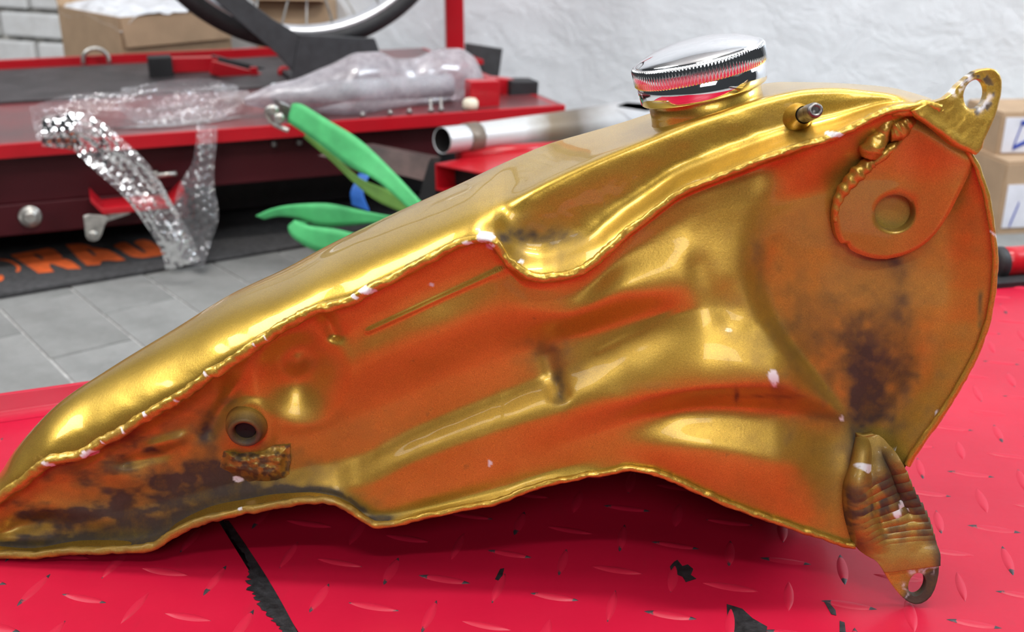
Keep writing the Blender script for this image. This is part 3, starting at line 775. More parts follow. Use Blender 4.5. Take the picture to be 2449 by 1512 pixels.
ZD = 0.1684
A_ = math.radians(20.5); da = np.array([math.cos(A_), math.sin(A_), 0]); dn_ = np.array([-math.sin(A_), math.cos(A_), 0])
lip0 = np.array([-0.317, 0.606, ZD])                      # a point of the far edge
g0 = on_z(530, 1240, ZD); g1 = on_z(700, 1512, ZD); gd = unit(g1 - g0)
lift_near = thing('lift_table', (0.1, 0.4, 0.0), 'bright red checker-plate workshop lift deck under the gold tank', 'lift table')
def far_pt(p, d):                                         # where the line p + s d meets the far edge
    s = ((lip0 - p) @ dn_) / (d @ dn_); return p + d * s
gf = far_pt(g0, gd); gn = g0 + gd * 0.75
gw = 0.0022
side = np.cross([0, 0, 1], gd)
if side @ da < 0: side = -side
lf = far_pt(g0 - da * 0.75, gd); rf = far_pt(g0 + da * 1.15, gd)
mk('deck_plate', *slab([gf - side * gw, gn - side * gw, gn - da * 0.75, lf], ZD - 0.005, ZD), M_deck, lift_near, smooth=False)
mk('deck_plate', *slab([gf + side * gw, gn + side * gw, gn + da * 1.15, rf], ZD - 0.005, ZD), M_deck, lift_near, smooth=False)
mk('frame_rail', *box((lf + rf) / 2 + np.array([0, 0, -0.05]) - dn_ * 0.02, 0.95, 0.015, 0.043, da), M_red, lift_near, smooth=False)
mk('frame_rail', *box((lf + rf) / 2 + np.array([0, 0, -0.05]) - dn_ * 0.62, 0.95, 0.015, 0.043, da), M_red, lift_near, smooth=False)
mk('cross_member', *box((gf + gn) / 2 - np.array([0, 0, 0.03]) + gd * -0.08, 0.30, 0.03, 0.024, gd), M_dark, lift_near, smooth=False)
for s_ in (-0.55, 0.0, 0.55):
    pc = (lf + rf) / 2 + da * s_ - dn_ * 0.32
    mk('foot', *box((pc[0], pc[1], 0.039), 0.03, 0.29, 0.0385, da), M_dark, lift_near, smooth=False)
# raised lip on the far edge with a softly folded top
prof = [(-0.010, 0.0), (-0.004, 0.0008), (-0.0005, 0.0045), (0.0012, 0.0125), (0.0022, 0.0138), (0.0036, 0.0135), (0.004, 0.012), (0.004, -0.02)]
ss = np.linspace(-0.45, 1.02, 120)
VL = np.array([[lip0 + da * s_ + dn_ * (o_ + 0.0006 * math.sin(s_ * 9)) + np.array([0, 0, z_ + 0.0002]) for (o_, z_) in prof] for s_ in ss])
mk('edge_lip', VL, grid_faces(len(ss), len(prof)), M_deck, lift_near)

# tread bars in two crossing directions
e1 = np.array([0.0515, -0.0137]); e2 = np.array([0.0308, 0.0212]); o0 = np.array([0.0195, 0.4199])
ua = math.atan2(e1[1], e1[0])
def tread_mesh(ang):
    n = 14; V = []; rows = 5
    for i in range(n):
        t = -1 + 2 * i / (n - 1); w_ = 0.0023 * (1 - abs(t) ** 2.2) + 0.0001
        for j in range(rows):
            q_ = -1 + 2 * j / (rows - 1)
            V.append((t * 0.0122, q_ * w_, 0.0007 * (1 - q_ ** 2) ** 0.6 * (1 - abs(t) ** 6) ))
    me = bpy.data.meshes.new('tread_bar'); me.from_pydata(V, [], grid_faces(n, rows)); me.materials.append(M_lug)
    for p in me.polygons: p.use_smooth = True
    return me
tm = tread_mesh(0)
spots = []
for i in range(-30, 40):
    for j in range(-30, 40):
        for k in (0, 1):
            p = o0 + e1 * i + e2 * j + (e1 / 2 if k else 0)
            w3 = np.array([p[0], p[1], ZD])
            if (w3 - lip0) @ dn_ > -0.022: continue
            v_ = w3 - CAM; cz = v_[1] * CP - v_[2] * SP; cy = -v_[1] * SP - v_[2] * CP
            if cz < 0.1: continue
            X = CX + F_PX * v_[0] / cz; Yp = CY + F_PX * cy / cz
            if not (-120 < X < 2570 and 560 < Yp < 1640): continue
            if abs((w3 - g0) @ side) < 0.005: continue
            hidden = 260 < X < 2350 and (Yp < np.interp(X, [260, 900, 1500, 2050, 2180, 2350], [1200, 1150, 1090, 1200, 1040, 800]))
            if abs(X - 2190) < 75 and abs(Yp - 1432) < 30: continue
            if hidden and (w3[1] < 0.58 and Yp < 1330 - 0.0 * X and -0.28 < w3[0] < 0.22 and w3[1] > 0.44): continue
            spots.append((np.linalg.norm(v_) + (9.0 if hidden else 0.0), p, k))
spots.sort(key=lambda t: t[0])
rest = G()
for n_, (d_, p, k) in enumerate(spots):
    a_ = ua + (math.radians(92.5) if k else 0) + random.uniform(-0.03, 0.03)
    if n_ < 295 and d_ < 9:
        o = bpy.data.objects.new('tread_bar', tm); scene.collection.objects.link(o)
        o.parent = lift_near; o.location = Vector((p[0], p[1], ZD)) - lift_near.location; o.rotation_euler = (0, 0, a_)
        s_ = random.uniform(0.92, 1.06); o.scale = (s_, random.uniform(0.9, 1.15), 1)
    else:
        ca, sa = math.cos(a_), math.sin(a_)
        vv = np.array([v.co[:] for v in tm.vertices])
        rest.add(np.stack([p[0] + vv[:, 0] * ca - vv[:, 1] * sa, p[1] + vv[:, 0] * sa + vv[:, 1] * ca, ZD + vv[:, 2]], -1), grid_faces(14, 5))
if rest.n: rest.mk('tread_bars', M_lug, lift_near)['kind'] = 'stuff'

# patches where the paint has flaked off, and the ragged bare edge along the joint of the plates
def flake(pts, z=0.00025):
    p = on_z(np.array([a for a, b in pts], float), np.array([b for a, b in pts], float), ZD)
    return slab(p, ZD - 0.0004, ZD + z)
for pts in ([(1612, 1345), (1620, 1340), (1632, 1355), (1645, 1351), (1658, 1362), (1652, 1376), (1665, 1385), (1640, 1393), (1632, 1380), (1606, 1370), (1602, 1356)],
            [(1738, 1446), (1752, 1450), (1775, 1457), (1800, 1480), (1835, 1500), (1830, 1530), (1744, 1530), (1740, 1490)],
            [(1970, 1438), (1980, 1440), (1998, 1460), (2000, 1473), (1988, 1470)], [(2008, 1486), (2020, 1490), (2023, 1515), (2008, 1512)],
            [(1196, 1362), (1206, 1360), (1198, 1392), (1184, 1386)]):
    mk('paint_flake', *flake(pts), M_dark, lift_near, smooth=False)
rg = np.random.default_rng(3)
t_ = np.linspace(0.0, 1.08, 60)
ex = 540 + 165 * t_ + 8 * np.sin(t_ * 3); ey = 1245 + 270 * t_
wl = np.interp(t_, [0, .15, .3, .45, .55, .75, 1.08], [4, 14, 10, 24, 50, 46, 20]) * (0.75 + 0.5 * rg.random(60))
left = np.stack([ex - wl, ey + 4 * rg.random(60)], -1); right = np.stack([ex + 7, ey], -1)
LP = on_z(left[:, 0], left[:, 1], ZD + 0.0003); RP = on_z(right[:, 0], right[:, 1], ZD + 0.0003)
VV = np.concatenate([LP, RP]); n = 60
mk('bare_edge', VV, [(i, i + 1, n + i + 1, n + i) for i in range(n - 1)], M_dark, lift_near, smooth=False)
# padded roller that lies along the far edge at the right
rc0 = on_y(2388, 628, 0.868); rc1 = rc0 + np.array([0.42, 0.09, 0.0])
rr_ = 0.0128
rol = mk('edge_roller', *lathe(rc0, rc1 - rc0, [(0.010, -0.0005), (rr_, 0.0), (rr_, 0.012), (rr_ * 1.0, 0.4)], 32), M_red, lift_near)
mk('end_ring', *lathe(rc0, rc1 - rc0, [(0.004, -0.005), (rr_ * 0.99, -0.005), (rr_ * 1.06, -0.003), (rr_ * 1.06, 0.003), (rr_ * 0.9, 0.004)], 32), M_black, rol)
es0 = on_y(2330, 678, 0.850)
mk('roller_shade_strip', *box(es0 + np.array([0.25, 0.05, -0.001]), 0.27, 0.010, 0.0045, (0.42, 0.09, 0)), M_black, lift_near, smooth=False)  # black strip stands in for the shade below the roller
# ------------------------------------------------------------------ floor pavers
M_paver = None
def paver_mat():
    m, nt, b = nodes_of('grey_concrete_paver')
    oi = N(nt, 'ShaderNodeObjectInfo')
    c = ramp(nt, tex_noise(nt, 14, 6, 0.65), [(0.3, (0.16, 0.165, 0.16)), (0.7, (0.26, 0.265, 0.26))])
    c = mixc(nt, math_n(nt, 'MULTIPLY', oi.outputs['Random'], 0.25), c, (0.19, 0.19, 0.18))
    st = ramp(nt, tex_noise(nt, 9, 5, 0.7), [(0.62, (0, 0, 0)), (0.75, (1, 1, 1))])
    c = mixc(nt, math_n(nt, 'MULTIPLY', st, 0.45), c, (0.10, 0.095, 0.09))
    nt.links.new(c, b.inputs['Base Color']); setp(b, Roughness=0.8)
    bump(nt, b, tex_noise(nt, 260, 5), 0.4, 0.001)
    return m
M_paver = paver_mat()
PW, PL_ = 0.0925, 0.196
pa1 = np.array([math.cos(math.radians(128.5)), math.sin(math.radians(128.5))]); pa2 = np.array([pa1[1], -pa1[0]])
po = on_z(119, 858, 0.0)[:2]
V_, F_ = box((0, 0, 0), PL_ / 2 - 0.0013, PW / 2 - 0.0013, 0.02)
pm = bpy.data.meshes.new('paver')
bmx = bmesh.new()
vs = [bmx.verts.new(v) for v in V_]
for f in F_: bmx.faces.new([vs[i] for i in f])
bmesh.ops.recalc_face_normals(bmx, faces=bmx.faces)
te = [e for e in bmx.edges if all(v.co.z > 0 for v in e.verts)]
bmesh.ops.bevel(bmx, geom=te, offset=0.0012, segments=2, affect='EDGES', profile=0.5)
bmx.to_mesh(pm); bmx.free(); pm.materials.append(M_paver)
for i in range(-10, 26):
    for j in range(-12, 12):
        c_ = po + pa2 * PW * (i + 0.5) + pa1 * PL_ * (j + 0.5 + (0.5 if i % 2 else 0.0))
        v_ = np.array([c_[0], c_[1], 0]) - CAM; cz = v_[1] * CP - v_[2] * SP; cy = -v_[1] * SP - v_[2] * CP
        if cz < 0.2: continue
        X = CX + F_PX * v_[0] / cz; Y = CY + F_PX * cy / cz
        if not (-260 < X < 2750 and 380 < Y < 1200): continue
        o = bpy.data.objects.new('paver', pm); scene.collection.objects.link(o); o.parent = fl
        o.location = Vector((c_[0], c_[1], -0.02 + random.uniform(-0.0006, 0.0005))) - fl.location
        o.rotation_euler = (random.uniform(-.003, .003), random.uniform(-.003, .003), math.radians(128.5) + random.uniform(-.008, .008))

def on_plane(px, py, p0, n):
    r = ray(px, py); t = ((np.asarray(p0) - CAM) @ n) / (r @ n)
    return CAM + r * np.asarray(t)[..., None]

# ------------------------------------------------------------------ whitewashed bricks showing at the left of the back wall
M_brick = simple('whitewashed_brick', (0.74, 0.76, 0.77), 0.85, 0, 0.10, 30, 0.8, 90, col2=(0.64, 0.65, 0.65))
M_mortar = simple('dark_mortar', (0.42, 0.41, 0.38), 0.9, 0, 0.3, 60, 0.8, 120)
wall = bpy.data.objects['wall_back']
bl0 = on_plane(60, 60, wa, wn)
s0 = (bl0 - wa) @ wd
mk('mortar_bed', *box(wa + wd * (s0 - 0.25) + np.array([0, 0, 0.30]) - wn * 0.002, 0.46, 0.004, 0.30, wd), M_mortar, wall, smooth=False)
for r_ in range(8):
    for c_ in range(5):
        p = wa + wd * (s0 - 0.60 + c_ * 0.215 + (0.107 if r_ % 2 else 0)) - wn * (0.010 + 0.002 * random.random()) + np.array([0, 0, 0.04 + r_ * 0.068])
        if p @ wd - wa @ wd > s0 + 0.16: continue
        mk('brick', *box(p, 0.1, 0.012, 0.0285, wd + np.array([0, 0, random.uniform(-.02, .02)])), M_brick, wall, smooth=False, bevel=0.006)

# ------------------------------------------------------------------ the second lift, standing low behind
ZB = 0.18
B_ = math.radians(21.0); la = np.array([math.cos(B_), math.sin(B_), 0]); lnn = np.array([-math.sin(B_), math.cos(B_), 0])
lp0 = np.array([-0.637, 1.339, ZB])
def LFT(s, o, z): return lp0 + la * s + lnn * o + np.array([0, 0, z - ZB])
def lsp(px, py, off):                                   # (s, z) where a line of sight meets the upright plane at this offset
    p = on_plane(px, py, lp0 + lnn * off, lnn); return (p - lp0) @ la, p[2]
s_end = (on_z(1352, 251, ZB) - lp0) @ la
WB = 0.69; s_beg = -0.75
M_bed = simple('dark_red_bed_reflections', (0.20, 0.022, 0.026), 0.34, 0, 0.1, 7, 0.1, 200, 0.3, (0.075, 0.03, 0.032), 0.15)  # dark red bed, its darker mottling painted in for reflections
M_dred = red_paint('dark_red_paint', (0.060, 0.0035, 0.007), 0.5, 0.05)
M_zinc = simple('zinc_plated_steel', (0.55, 0.54, 0.50), 0.35, 0.9, 0.2, 80)
M_bed_refl = simple('bed_reflection_dark', (0.045, 0.038, 0.04), 0.5, 0, 0.25, 18, 0.3, 260)  # dark tone of the reflection painted on the bed
lift2 = thing('motorcycle_lift', LFT(0.3, 0.34, 0), 'low dark red motorcycle lift behind the tank, carrying a wheel and plastic wrapping', 'motorcycle lift')
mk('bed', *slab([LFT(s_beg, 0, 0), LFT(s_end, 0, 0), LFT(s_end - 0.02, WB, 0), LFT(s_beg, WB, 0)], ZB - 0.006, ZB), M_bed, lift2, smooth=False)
mk('bed_reflection_strip', *slab([LFT(s_beg, 0.30, 0), LFT(0.55, 0.30, 0), LFT(0.55, 0.64, 0), LFT(s_beg, 0.64, 0)], ZB + 0.0002, ZB + 0.004), M_bed_refl, lift2, smooth=False)  # dark slab added for the dark reflection across the glossy bed
mk('edge_angle', *box(LFT((s_beg + s_end) / 2, 0.0, ZB - 0.009), (s_end - s_beg) / 2, 0.004, 0.009, la), M_red, lift2, smooth=False, bevel=0.001)
mk('end_angle', *box(LFT(s_end - 0.012, WB / 2, ZB - 0.009), 0.004, WB / 2, 0.009, la), M_red, lift2, smooth=False)
mk('far_rail', *box(LFT(s_beg + 0.60, WB, ZB + 0.002), 0.62, 0.006, 0.013, la), M_red, lift2, smooth=False, bevel=0.001)
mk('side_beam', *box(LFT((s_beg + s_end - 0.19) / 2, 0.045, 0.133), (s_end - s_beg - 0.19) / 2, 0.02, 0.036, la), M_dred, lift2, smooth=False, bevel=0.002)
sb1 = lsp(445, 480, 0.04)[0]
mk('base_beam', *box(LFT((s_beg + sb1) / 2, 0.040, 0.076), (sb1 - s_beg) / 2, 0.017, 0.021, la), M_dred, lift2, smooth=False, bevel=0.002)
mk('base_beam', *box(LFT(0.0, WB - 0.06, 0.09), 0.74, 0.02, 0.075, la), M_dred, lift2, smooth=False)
mk('under_bed_shade_panel', *box(LFT(0.05, 0.22, 0.085), 0.72, 0.02, 0.07, la), M_black, lift2, smooth=False)  # black panel put in for the shade beneath the bed
for s_ in (-0.6, 0.52):
    mk('wheel_foot', *box(LFT(s_, 0.10 if s_ < 0 else 0.3, 0.031), 0.03, 0.03, 0.030, la), M_black, lift2, smooth=False, bevel=0.004)
for px_, py_ in ((712, 330), (652, 338)):
    s_, z_ = lsp(px_, py_, 0.02)
    mk('edge_bolt', *lathe(LFT(s_, 0.012, ZB - 0.032), (0, 0, 1), [(0.004, 0), (0.004, 0.008), (0.0025, 0.0085), (0.0025, 0.02)], 10), M_steel, lift2)
for px_ in (852, 920, 968, 1022, 1048):
    q_ = on_z(px_, 268 - (px_ - 852) * 0.03, ZB); s_ = (q_ - lp0) @ la
    mk('edge_bolt', *lathe(LFT(s_, 0.014, ZB), (0, 0, 1), [(0.004, 0), (0.004, 0.005), (0.0022, 0.0055), (0.0022, 0.020 if px_ > 1000 else 0.007)], 10), M_steel, lift2)
s_, z_ = lsp(72, 520, 0.018)
wsh = mk('pivot_bolt', *lathe(LFT(s_, 0.024, z_), -lnn, [(0.0145, 0), (0.0145, 0.003), (0.012, 0.004), (0.009, 0.004), (0.009, 0.011), (0.006, 0.012)], 20), M_zinc, lift2)
# red latch bracket with a hinged tab, and the locking pin above it
a0 = lsp(215, 470, -0.01); a1 = lsp(245, 500, -0.01); a2 = lsp(405, 485, -0.01); a3 = lsp(438, 452, -0.01)
br = G()
pts = [np.array(LFT(s, -0.012, z)) for s, z in (a0, a1, a2, a3)]
VV = []
for p in pts:
    for dz, do in ((0.006, 0.03), (0.006, -0.018), (-0.003, -0.018), (-0.003, 0.03)):
        VV.append(p + lnn * do + np.array([0, 0, dz]))
FF = grid_faces(4, 4, wrap_c=True) + [(3, 2, 1, 0), (12, 13, 14, 15)]
lat = mk('latch_bracket', VV, FF, M_red, lift2, smooth=False, bevel=0.0015)
def extr_px(outline, off, th, zmin=0.0):          # outline in pixels -> plate standing in an upright plane of the lift
    P = on_plane(np.array([a for a, b in outline], float), np.array([b for a, b in outline], float), lp0 + lnn * off, lnn)
    P[:, 2] = np.maximum(P[:, 2], zmin)
    Q = P + lnn * th; k = len(outline)
    return np.concatenate([P, Q]), [tuple(range(k)), tuple(range(2 * k - 1, k - 1, -1))] + [(i, k + i, k + (i + 1) % k, (i + 1) % k) for i in range(k)]
mk('hinged_tab', *extr_px([(199, 517), (212, 513), (224, 514), (252, 516), (262, 522), (250, 540), (243, 562), (236, 574), (224, 578), (212, 575), (205, 566), (202, 540)], -0.028, 0.004), M_zinc, lat, smooth=False, bevel=0.001)
mk('latch_bar', *extr_px([(248, 508), (310, 500), (312, 512), (282, 522), (252, 532)], -0.02, 0.008), M_zinc, lat, smooth=False, bevel=0.001)
s_, z_ = lsp(223, 563, -0.03)
mk('rivet', *lathe(LFT(s_, -0.028, z_), -lnn, [(0.006, 0), (0.0055, 0.002), (0.003, 0.003)], 14), M_zinc, lat)
pn = mk('locking_pin', *extr_px([(362, 412), (378, 410), (380, 440), (372, 452), (366, 452)], 0.008, 0.012), M_zinc, lift2, smooth=False, bevel=0.001)
pA = on_plane(372, 420, lp0 - lnn * 0.002, lnn); pB = on_plane(422, 415, lp0 - lnn * 0.002, lnn)
mk('pin_handle', *tube([pA, pB], 0.0035, 10), M_zinc, pn)
# tie-down loop on the far rail
ua_, ub_ = lsp(201, 165, WB - 0.02), lsp(263, 163, WB - 0.02)
ang = np.linspace(math.pi, 0, 20)
rad_ = (ub_[0] - ua_[0]) / 2; mid = (ub_[0] + ua_[0]) / 2
lp = [LFT(ua_[0], WB - 0.02, ZB + 0.003)] + [LFT(mid + rad_ * math.cos(t), WB - 0.02, ZB + 0.008 + rad_ * math.sin(t) * 1.0) for t in ang] + [LFT(ub_[0], WB - 0.02, ZB + 0.003)]
mk('tie_down_loop', *tube(lp, 0.0038, 10), M_zinc, lift2)
# wheel clamp at the left of the wheel: red arms with black pads
def bar_px(name, a, b, off, hz, hy, mat, par, bev=0.001):
    A = on_plane(a[0], a[1], lp0 + lnn * off, lnn); Bq = on_plane(b[0], b[1], lp0 + lnn * off, lnn)
    d = Bq - A; up = np.cross(unit(d), lnn); up = up if up[2] > 0 else -up
    return mk(name, *box((A + Bq) / 2, np.linalg.norm(d) / 2, hy, hz, d, None, up), mat, par, smooth=False, bevel=bev)
cl = bar_px('clamp_arm', (400, 155), (520, 152), 0.50, 0.012, 0.012, M_red, lift2)
bar_px('rubber_pad', (355, 163), (412, 160), 0.47, 0.019, 0.016, M_black, cl, 0.002)
bar_px('clamp_arm', (505, 160), (690, 208), 0.44, 0.011, 0.010, M_red, lift2)
bar_px('clamp_rod', (505, 145), (640, 178), 0.50, 0.010, 0.01, M_black, lift2)
bar_px('clamp_arm', (610, 200), (606, 160), 0.43, 0.006, 0.006, M_red, lift2)
k_ = on_plane(678, 172, lp0 + lnn * 0.42, lnn)
mk('clamp_knob', *lathe(k_, -lnn, [(0.003, 0), (0.0105, 0.001), (0.011, 0.006), (0.008, 0.009), (0.002, 0.0095)], 18), M_red, lift2)
cl2 = bar_px('clamp_jaw', (1118, 232), (1188, 229), 0.040, 0.024, 0.014, M_red, lift2, 0.002)
bar_px('clamp_arm', (1150, 206), (1222, 212), 0.13, 0.016, 0.014, M_red, lift2, 0.002)
bar_px('rubber_pad', (1211, 217), (1276, 217), 0.12, 0.0175, 0.02, M_black, cl2, 0.002)
wk = on_plane(1125, 257, lp0 + lnn * 0.016, lnn)
M_cream = simple('cream_plastic', (0.75, 0.70, 0.55), 0.5)
mk('cream_knob', *lathe((wk[0], wk[1], ZB), (0, 0, 1), [(0.009, 0.0), (0.0115, 0.003), (0.0115, 0.011), (0.008, 0.015), (0.003, 0.016)], 18), M_cream, cl2)
# upright post
pp0 = on_plane(1088, 150, lp0 + lnn * 0.46, lnn)
mk('upright_post', *box((pp0[0], pp0[1], ZB + 0.30), 0.0165, 0.0165, 0.30, (1, 0.15, 0)), M_red, lift2, smooth=False, bevel=0.0025)
mk('post_foot', *box((pp0[0], pp0[1], ZB + 0.004), 0.045, 0.03, 0.004, la), M_red, lift2, smooth=False)

# ------------------------------------------------------------------ the wheel on the lift and its black chock plate
M_tyre = simple('tyre_rubber', (0.018, 0.018, 0.02), 0.62, 0, 0.2, 90, 0.3, 500)
M_alu = simple('polished_alloy', (0.78, 0.79, 0.82), 0.3, 0.85, 0.06, 50)
M_plate = simple('charcoal_steel_plate', (0.034, 0.036, 0.04), 0.55, 0, 0.15, 70, 0.15, 300)
WO = 0.32
wcp = on_plane(709, -318, lp0 + lnn * WO, lnn); bot = on_plane(709, 122, lp0 + lnn * WO, lnn)
RT = wcp[2] - bot[2]
print('WHEEL', wcp[2] - RT, RT)
wheel = thing('spoked_wheel_assembly', (wcp[0], wcp[1], ZB), 'spoked motorcycle wheel with black tyre standing in the lift chock', 'wheel')
wx, wz = la, np.array([0, 0, 1.0])
def ring(prof, seg=120):
    V = []; a = np.linspace(0, 2 * np.pi, seg, endpoint=False)
    for t in a:
        rd = wx * math.cos(t) + wz * math.sin(t)
        for r, h in prof: V.append(wcp + rd * r + lnn * h)
    return np.array(V), grid_faces(seg, len(prof), wrap_c=True, wrap_r=True)
th = np.linspace(0, 2 * np.pi, 22, endpoint=False)
mk('tyre', *ring([(RT - 0.0185 + 0.0185 * math.sin(t), 0.030 * math.cos(t)) for t in th]), M_tyre, wheel)
rim = mk('rim', *ring([(RT * 0.866, -0.024), (RT * 0.915, -0.024), (RT * 0.915, -0.020), (RT * 0.89, -0.014), (RT * 0.872, 0), (RT * 0.89, 0.014), (RT * 0.915, 0.020), (RT * 0.915, 0.024), (RT * 0.866, 0.024), (RT * 0.858, 0.012), (RT * 0.852, 0), (RT * 0.858, -0.012)]), M_alu, wheel)
mk('hub', *lathe(wcp - lnn * 0.05, lnn, [(0.03, 0), (0.045, 0.004), (0.045, 0.012), (0.025, 0.02), (0.025, 0.08), (0.045, 0.088), (0.045, 0.096), (0.03, 0.1)], 28), M_alu, wheel)
for k in range(36):
    t = 2 * math.pi * k / 36; sd_ = 1 if k % 2 else -1; tw = 0.55 * (1 if (k // 2) % 2 else -1)
    p_a = wcp + (wx * math.cos(t) + wz * math.sin(t)) * RT * 0.856 + lnn * 0.004 * sd_
    p_b = wcp + (wx * math.cos(t + tw) + wz * math.sin(t + tw)) * 0.043 + lnn * 0.044 * sd_
    mk('spoke', *tube([p_a, p_b], 0.0019, 6), M_zinc, wheel)
ch = thing('wheel_chock', LFT(0.3, 0.29, ZB), 'bent charcoal steel chock plate cradling the spoked wheel', 'wheel chock')
mk('ramp_plate', *extr_px([(470, -50), (556, -40), (592, 0), (650, 44), (716, 82), (700, 172), (667, 134), (610, 85), (512, 0)], 0.27, 0.008, ZB + 0.001), M_plate, ch, smooth=False, bevel=0.0015)
mk('base_plate', *extr_px([(716, 82), (800, 87), (897, 92), (908, 122), (880, 170), (880, 200), (735, 222), (690, 195), (700, 172)], 0.27, 0.008, ZB + 0.001), M_plate, ch, smooth=False, bevel=0.0015)
sA = lsp(700, 190, 0.31); sBq = lsp(880, 180, 0.31)
mk('chock_floor', *box(LFT((sA[0] + sBq[0]) / 2, 0.36, ZB + 0.0085), (sBq[0] - sA[0]) / 2, 0.085, 0.0035, la), M_plate, ch, smooth=False)

# ------------------------------------------------------------------ things standing behind the lift
M_card = simple('cardboard', (0.42, 0.29, 0.18), 0.85, 0, 0.06, 20, 0.15, 120)
M_card2 = simple('cardboard_shaded_side', (0.40, 0.275, 0.17), 0.85, 0, 0.06, 20, 0.15, 120)
M_paper = simple('white_paper', (0.80, 0.82, 0.86), 0.6)
def carton(loc, hx, hy, hz, az, label, group=None):
    t = thing('cardboard_box', loc, label, 'cardboard box', group)
    ca, sa = math.cos(az), math.sin(az); ex = np.array([ca, sa, 0]); ey = np.array([-sa, ca, 0]); l0 = np.array(loc, float)
    for nm, c, ax_, w_ in (('front_panel', -ey * hy, ex, hx), ('back_panel', ey * hy, ex, hx), ('side_panel', -ex * hx, ey, hy), ('side_panel', ex * hx, ey, hy)):
        mk(nm, *box(l0 + c + np.array([0, 0, hz]), w_, 0.002, hz, ax_), M_card, t, smooth=False)
    mk('bottom_panel', *box(l0 + np.array([0, 0, 0.003]), hx, hy, 0.002, ex), M_card, t, smooth=False)
    return t, ex, ey, l0
corner = on_y(287, 60, 2.10)
az = math.radians(42)
ex = np.array([math.cos(az), math.sin(az), 0]); ey = np.array([-math.sin(az), math.cos(az), 0])
hx, hy = 0.112, 0.15
zt = on_y(287, 42, 2.10)[2]
bxl = np.array([corner[0], corner[1], 0]) + ex * hx + ey * hy
cb1, ex, ey, l0 = carton(bxl, hx, hy, zt / 2, az, 'open cardboard box with white paper spilling out, by the whitewashed wall')
# flaps
def flap(t, e_c, along, out, w, d, drop, mat=None):
    q_ = np.array([e_c - along * w, e_c + along * w, e_c + along * w * .97 + out * d + np.array([0, 0, drop]), e_c - along * w * .97 + out * d + np.array([0, 0, drop])])
    nn_ = unit(np.cross(q_[1] - q_[0], q_[3] - q_[0])) * 0.0018
    mk('flap', *hexa(q_ - nn_, q_ + nn_), mat or M_card, t, smooth=False)
tz = np.array([0, 0, zt])
flap(cb1, l0 + tz + ey * hy, ex, ey, hx, 0.05, 0.07)
flap(cb1, l0 + tz + ex * hx, ey, ex, hy, 0.05, 0.06)
flap(cb1, l0 + tz - ey * hy, ex, -ey, hx, 0.010, -0.055)
gx = np.linspace(-1, 1, 40)[None] + np.zeros((26, 1)); gy = np.linspace(-1, 1, 26)[:, None] + np.zeros((1, 40))
pz = zt + 0.004 + 0.03 * (fnoise(gx * 2.2 + 9, gy * 2 + 4, 4) - 0.35) - 0.012 * sstep(-0.7, -1.1, gy) - 0.02 * sstep(0.8, 1.0, abs(gx))
pv = l0[None, None] + ex * (gx * hx * 1.02)[..., None] + ey * (gy * hy * 1.03)[..., None] + np.array([0, 0, 1.0]) * pz[..., None]
tag(mk('packing_paper', pv, grid_faces(26, 40), M_paper), 'crumpled white packing paper in the open cardboard box', 'paper')
c2 = on_y(700, 12, 2.31)
t2, e2x, e2y, l2 = carton((c2[0], c2[1] + 0.035, 0), 0.075, 0.035, c2[2] / 2 + 0.004, math.radians(-8), 'plain cardboard box seen through the wheel spokes')
flap(t2, l2 + np.array([0, 0, c2[2] + .008]) - e2y * 0.035, e2x, -e2y, 0.075, 0.03, 0.006)
# black board leaning by the post
bp = [on_y(a, b, 2.09) for a, b in ((1112, 104), (1202, 118), (1180, 190), (1108, 190))]
for k_, d_ in ((2, 0.035), (3, 0.005)): bp[k_] = np.array([bp[k_][0] - d_ * 0.3, bp[k_][1] - 0.02, 0.0005])
bp2 = [p + np.array([0.0, 0.012, 0.0]) for p in bp]
tag(mk('black_board', *hexa(bp, bp2), M_plate, smooth=False), 'black board leaning behind the red upright post', 'board')

# ------------------------------------------------------------------ cartons with printed tape at the far right
M_tape = simple('white_printed_tape', (0.72, 0.73, 0.80), 0.35, 0, 0.05, 30)
M_blue = simple('blue_ink', (0.02, 0.06, 0.42), 0.5)
def rcarton(cpx, y, hx, hy, z0, z1, az, label):
    c = on_y(*cpx, y)
    t, ex, ey, l0 = carton((c[0], c[1], z0), hx, hy, (z1 - z0) / 2, az, label)
    mk('lid', *box(l0 + np.array([0, 0, z1 - z0 + 0.002]), hx, hy, 0.002, ex), M_card, t, smooth=False)
    return t, ex, ey, l0
t3, e3x, e3y, l3 = rcarton((2455, 520), 1.62, 0.085, 0.06, 0.0, 0.105, math.radians(8), 'lower cardboard box with white and blue tape at the right edge')
t4, e4x, e4y, l4 = rcarton((2470, 470), 1.655, 0.10, 0.055, 0.109, 0.168, math.radians(4), 'upper cardboard box with white and blue tape at the right edge')
def tape(t, l, ex, ey, hy, x0, x1, z0, z1, marks):
    f = lambda x, z, o=0.0035: l + ex * x - ey * (hy + o) + np.array([0, 0, z])
    mk('tape', *hexa([f(x0, z0, .0022), f(x1, z0, .0022), f(x1, z1, .0022), f(x0, z1, .0022)], [f(x0, z0), f(x1, z0), f(x1, z1), f(x0, z1)]), M_tape, t, smooth=False)
    for pts in marks:
        g_ = G()
        for (xa, za), (xb, zb_) in zip(pts[:-1], pts[1:]):
            A = f(xa, za, .0042); Bq = f(xb, zb_, .0042)
            g_.add(*box((A + Bq) / 2, np.linalg.norm(Bq - A) / 2 + 0.002, 0.0006, 0.003, Bq - A, ey))
        g_.mk('tape_print', M_blue, t, smooth=False)
tape(t4, l4, e4x, e4y, 0.055, -0.095, -0.040, 0.004, 0.056, [[(-0.078, 0.012), (-0.070, 0.048), (-0.055, 0.048), (-0.060, 0.020), (-0.076, 0.012)]])
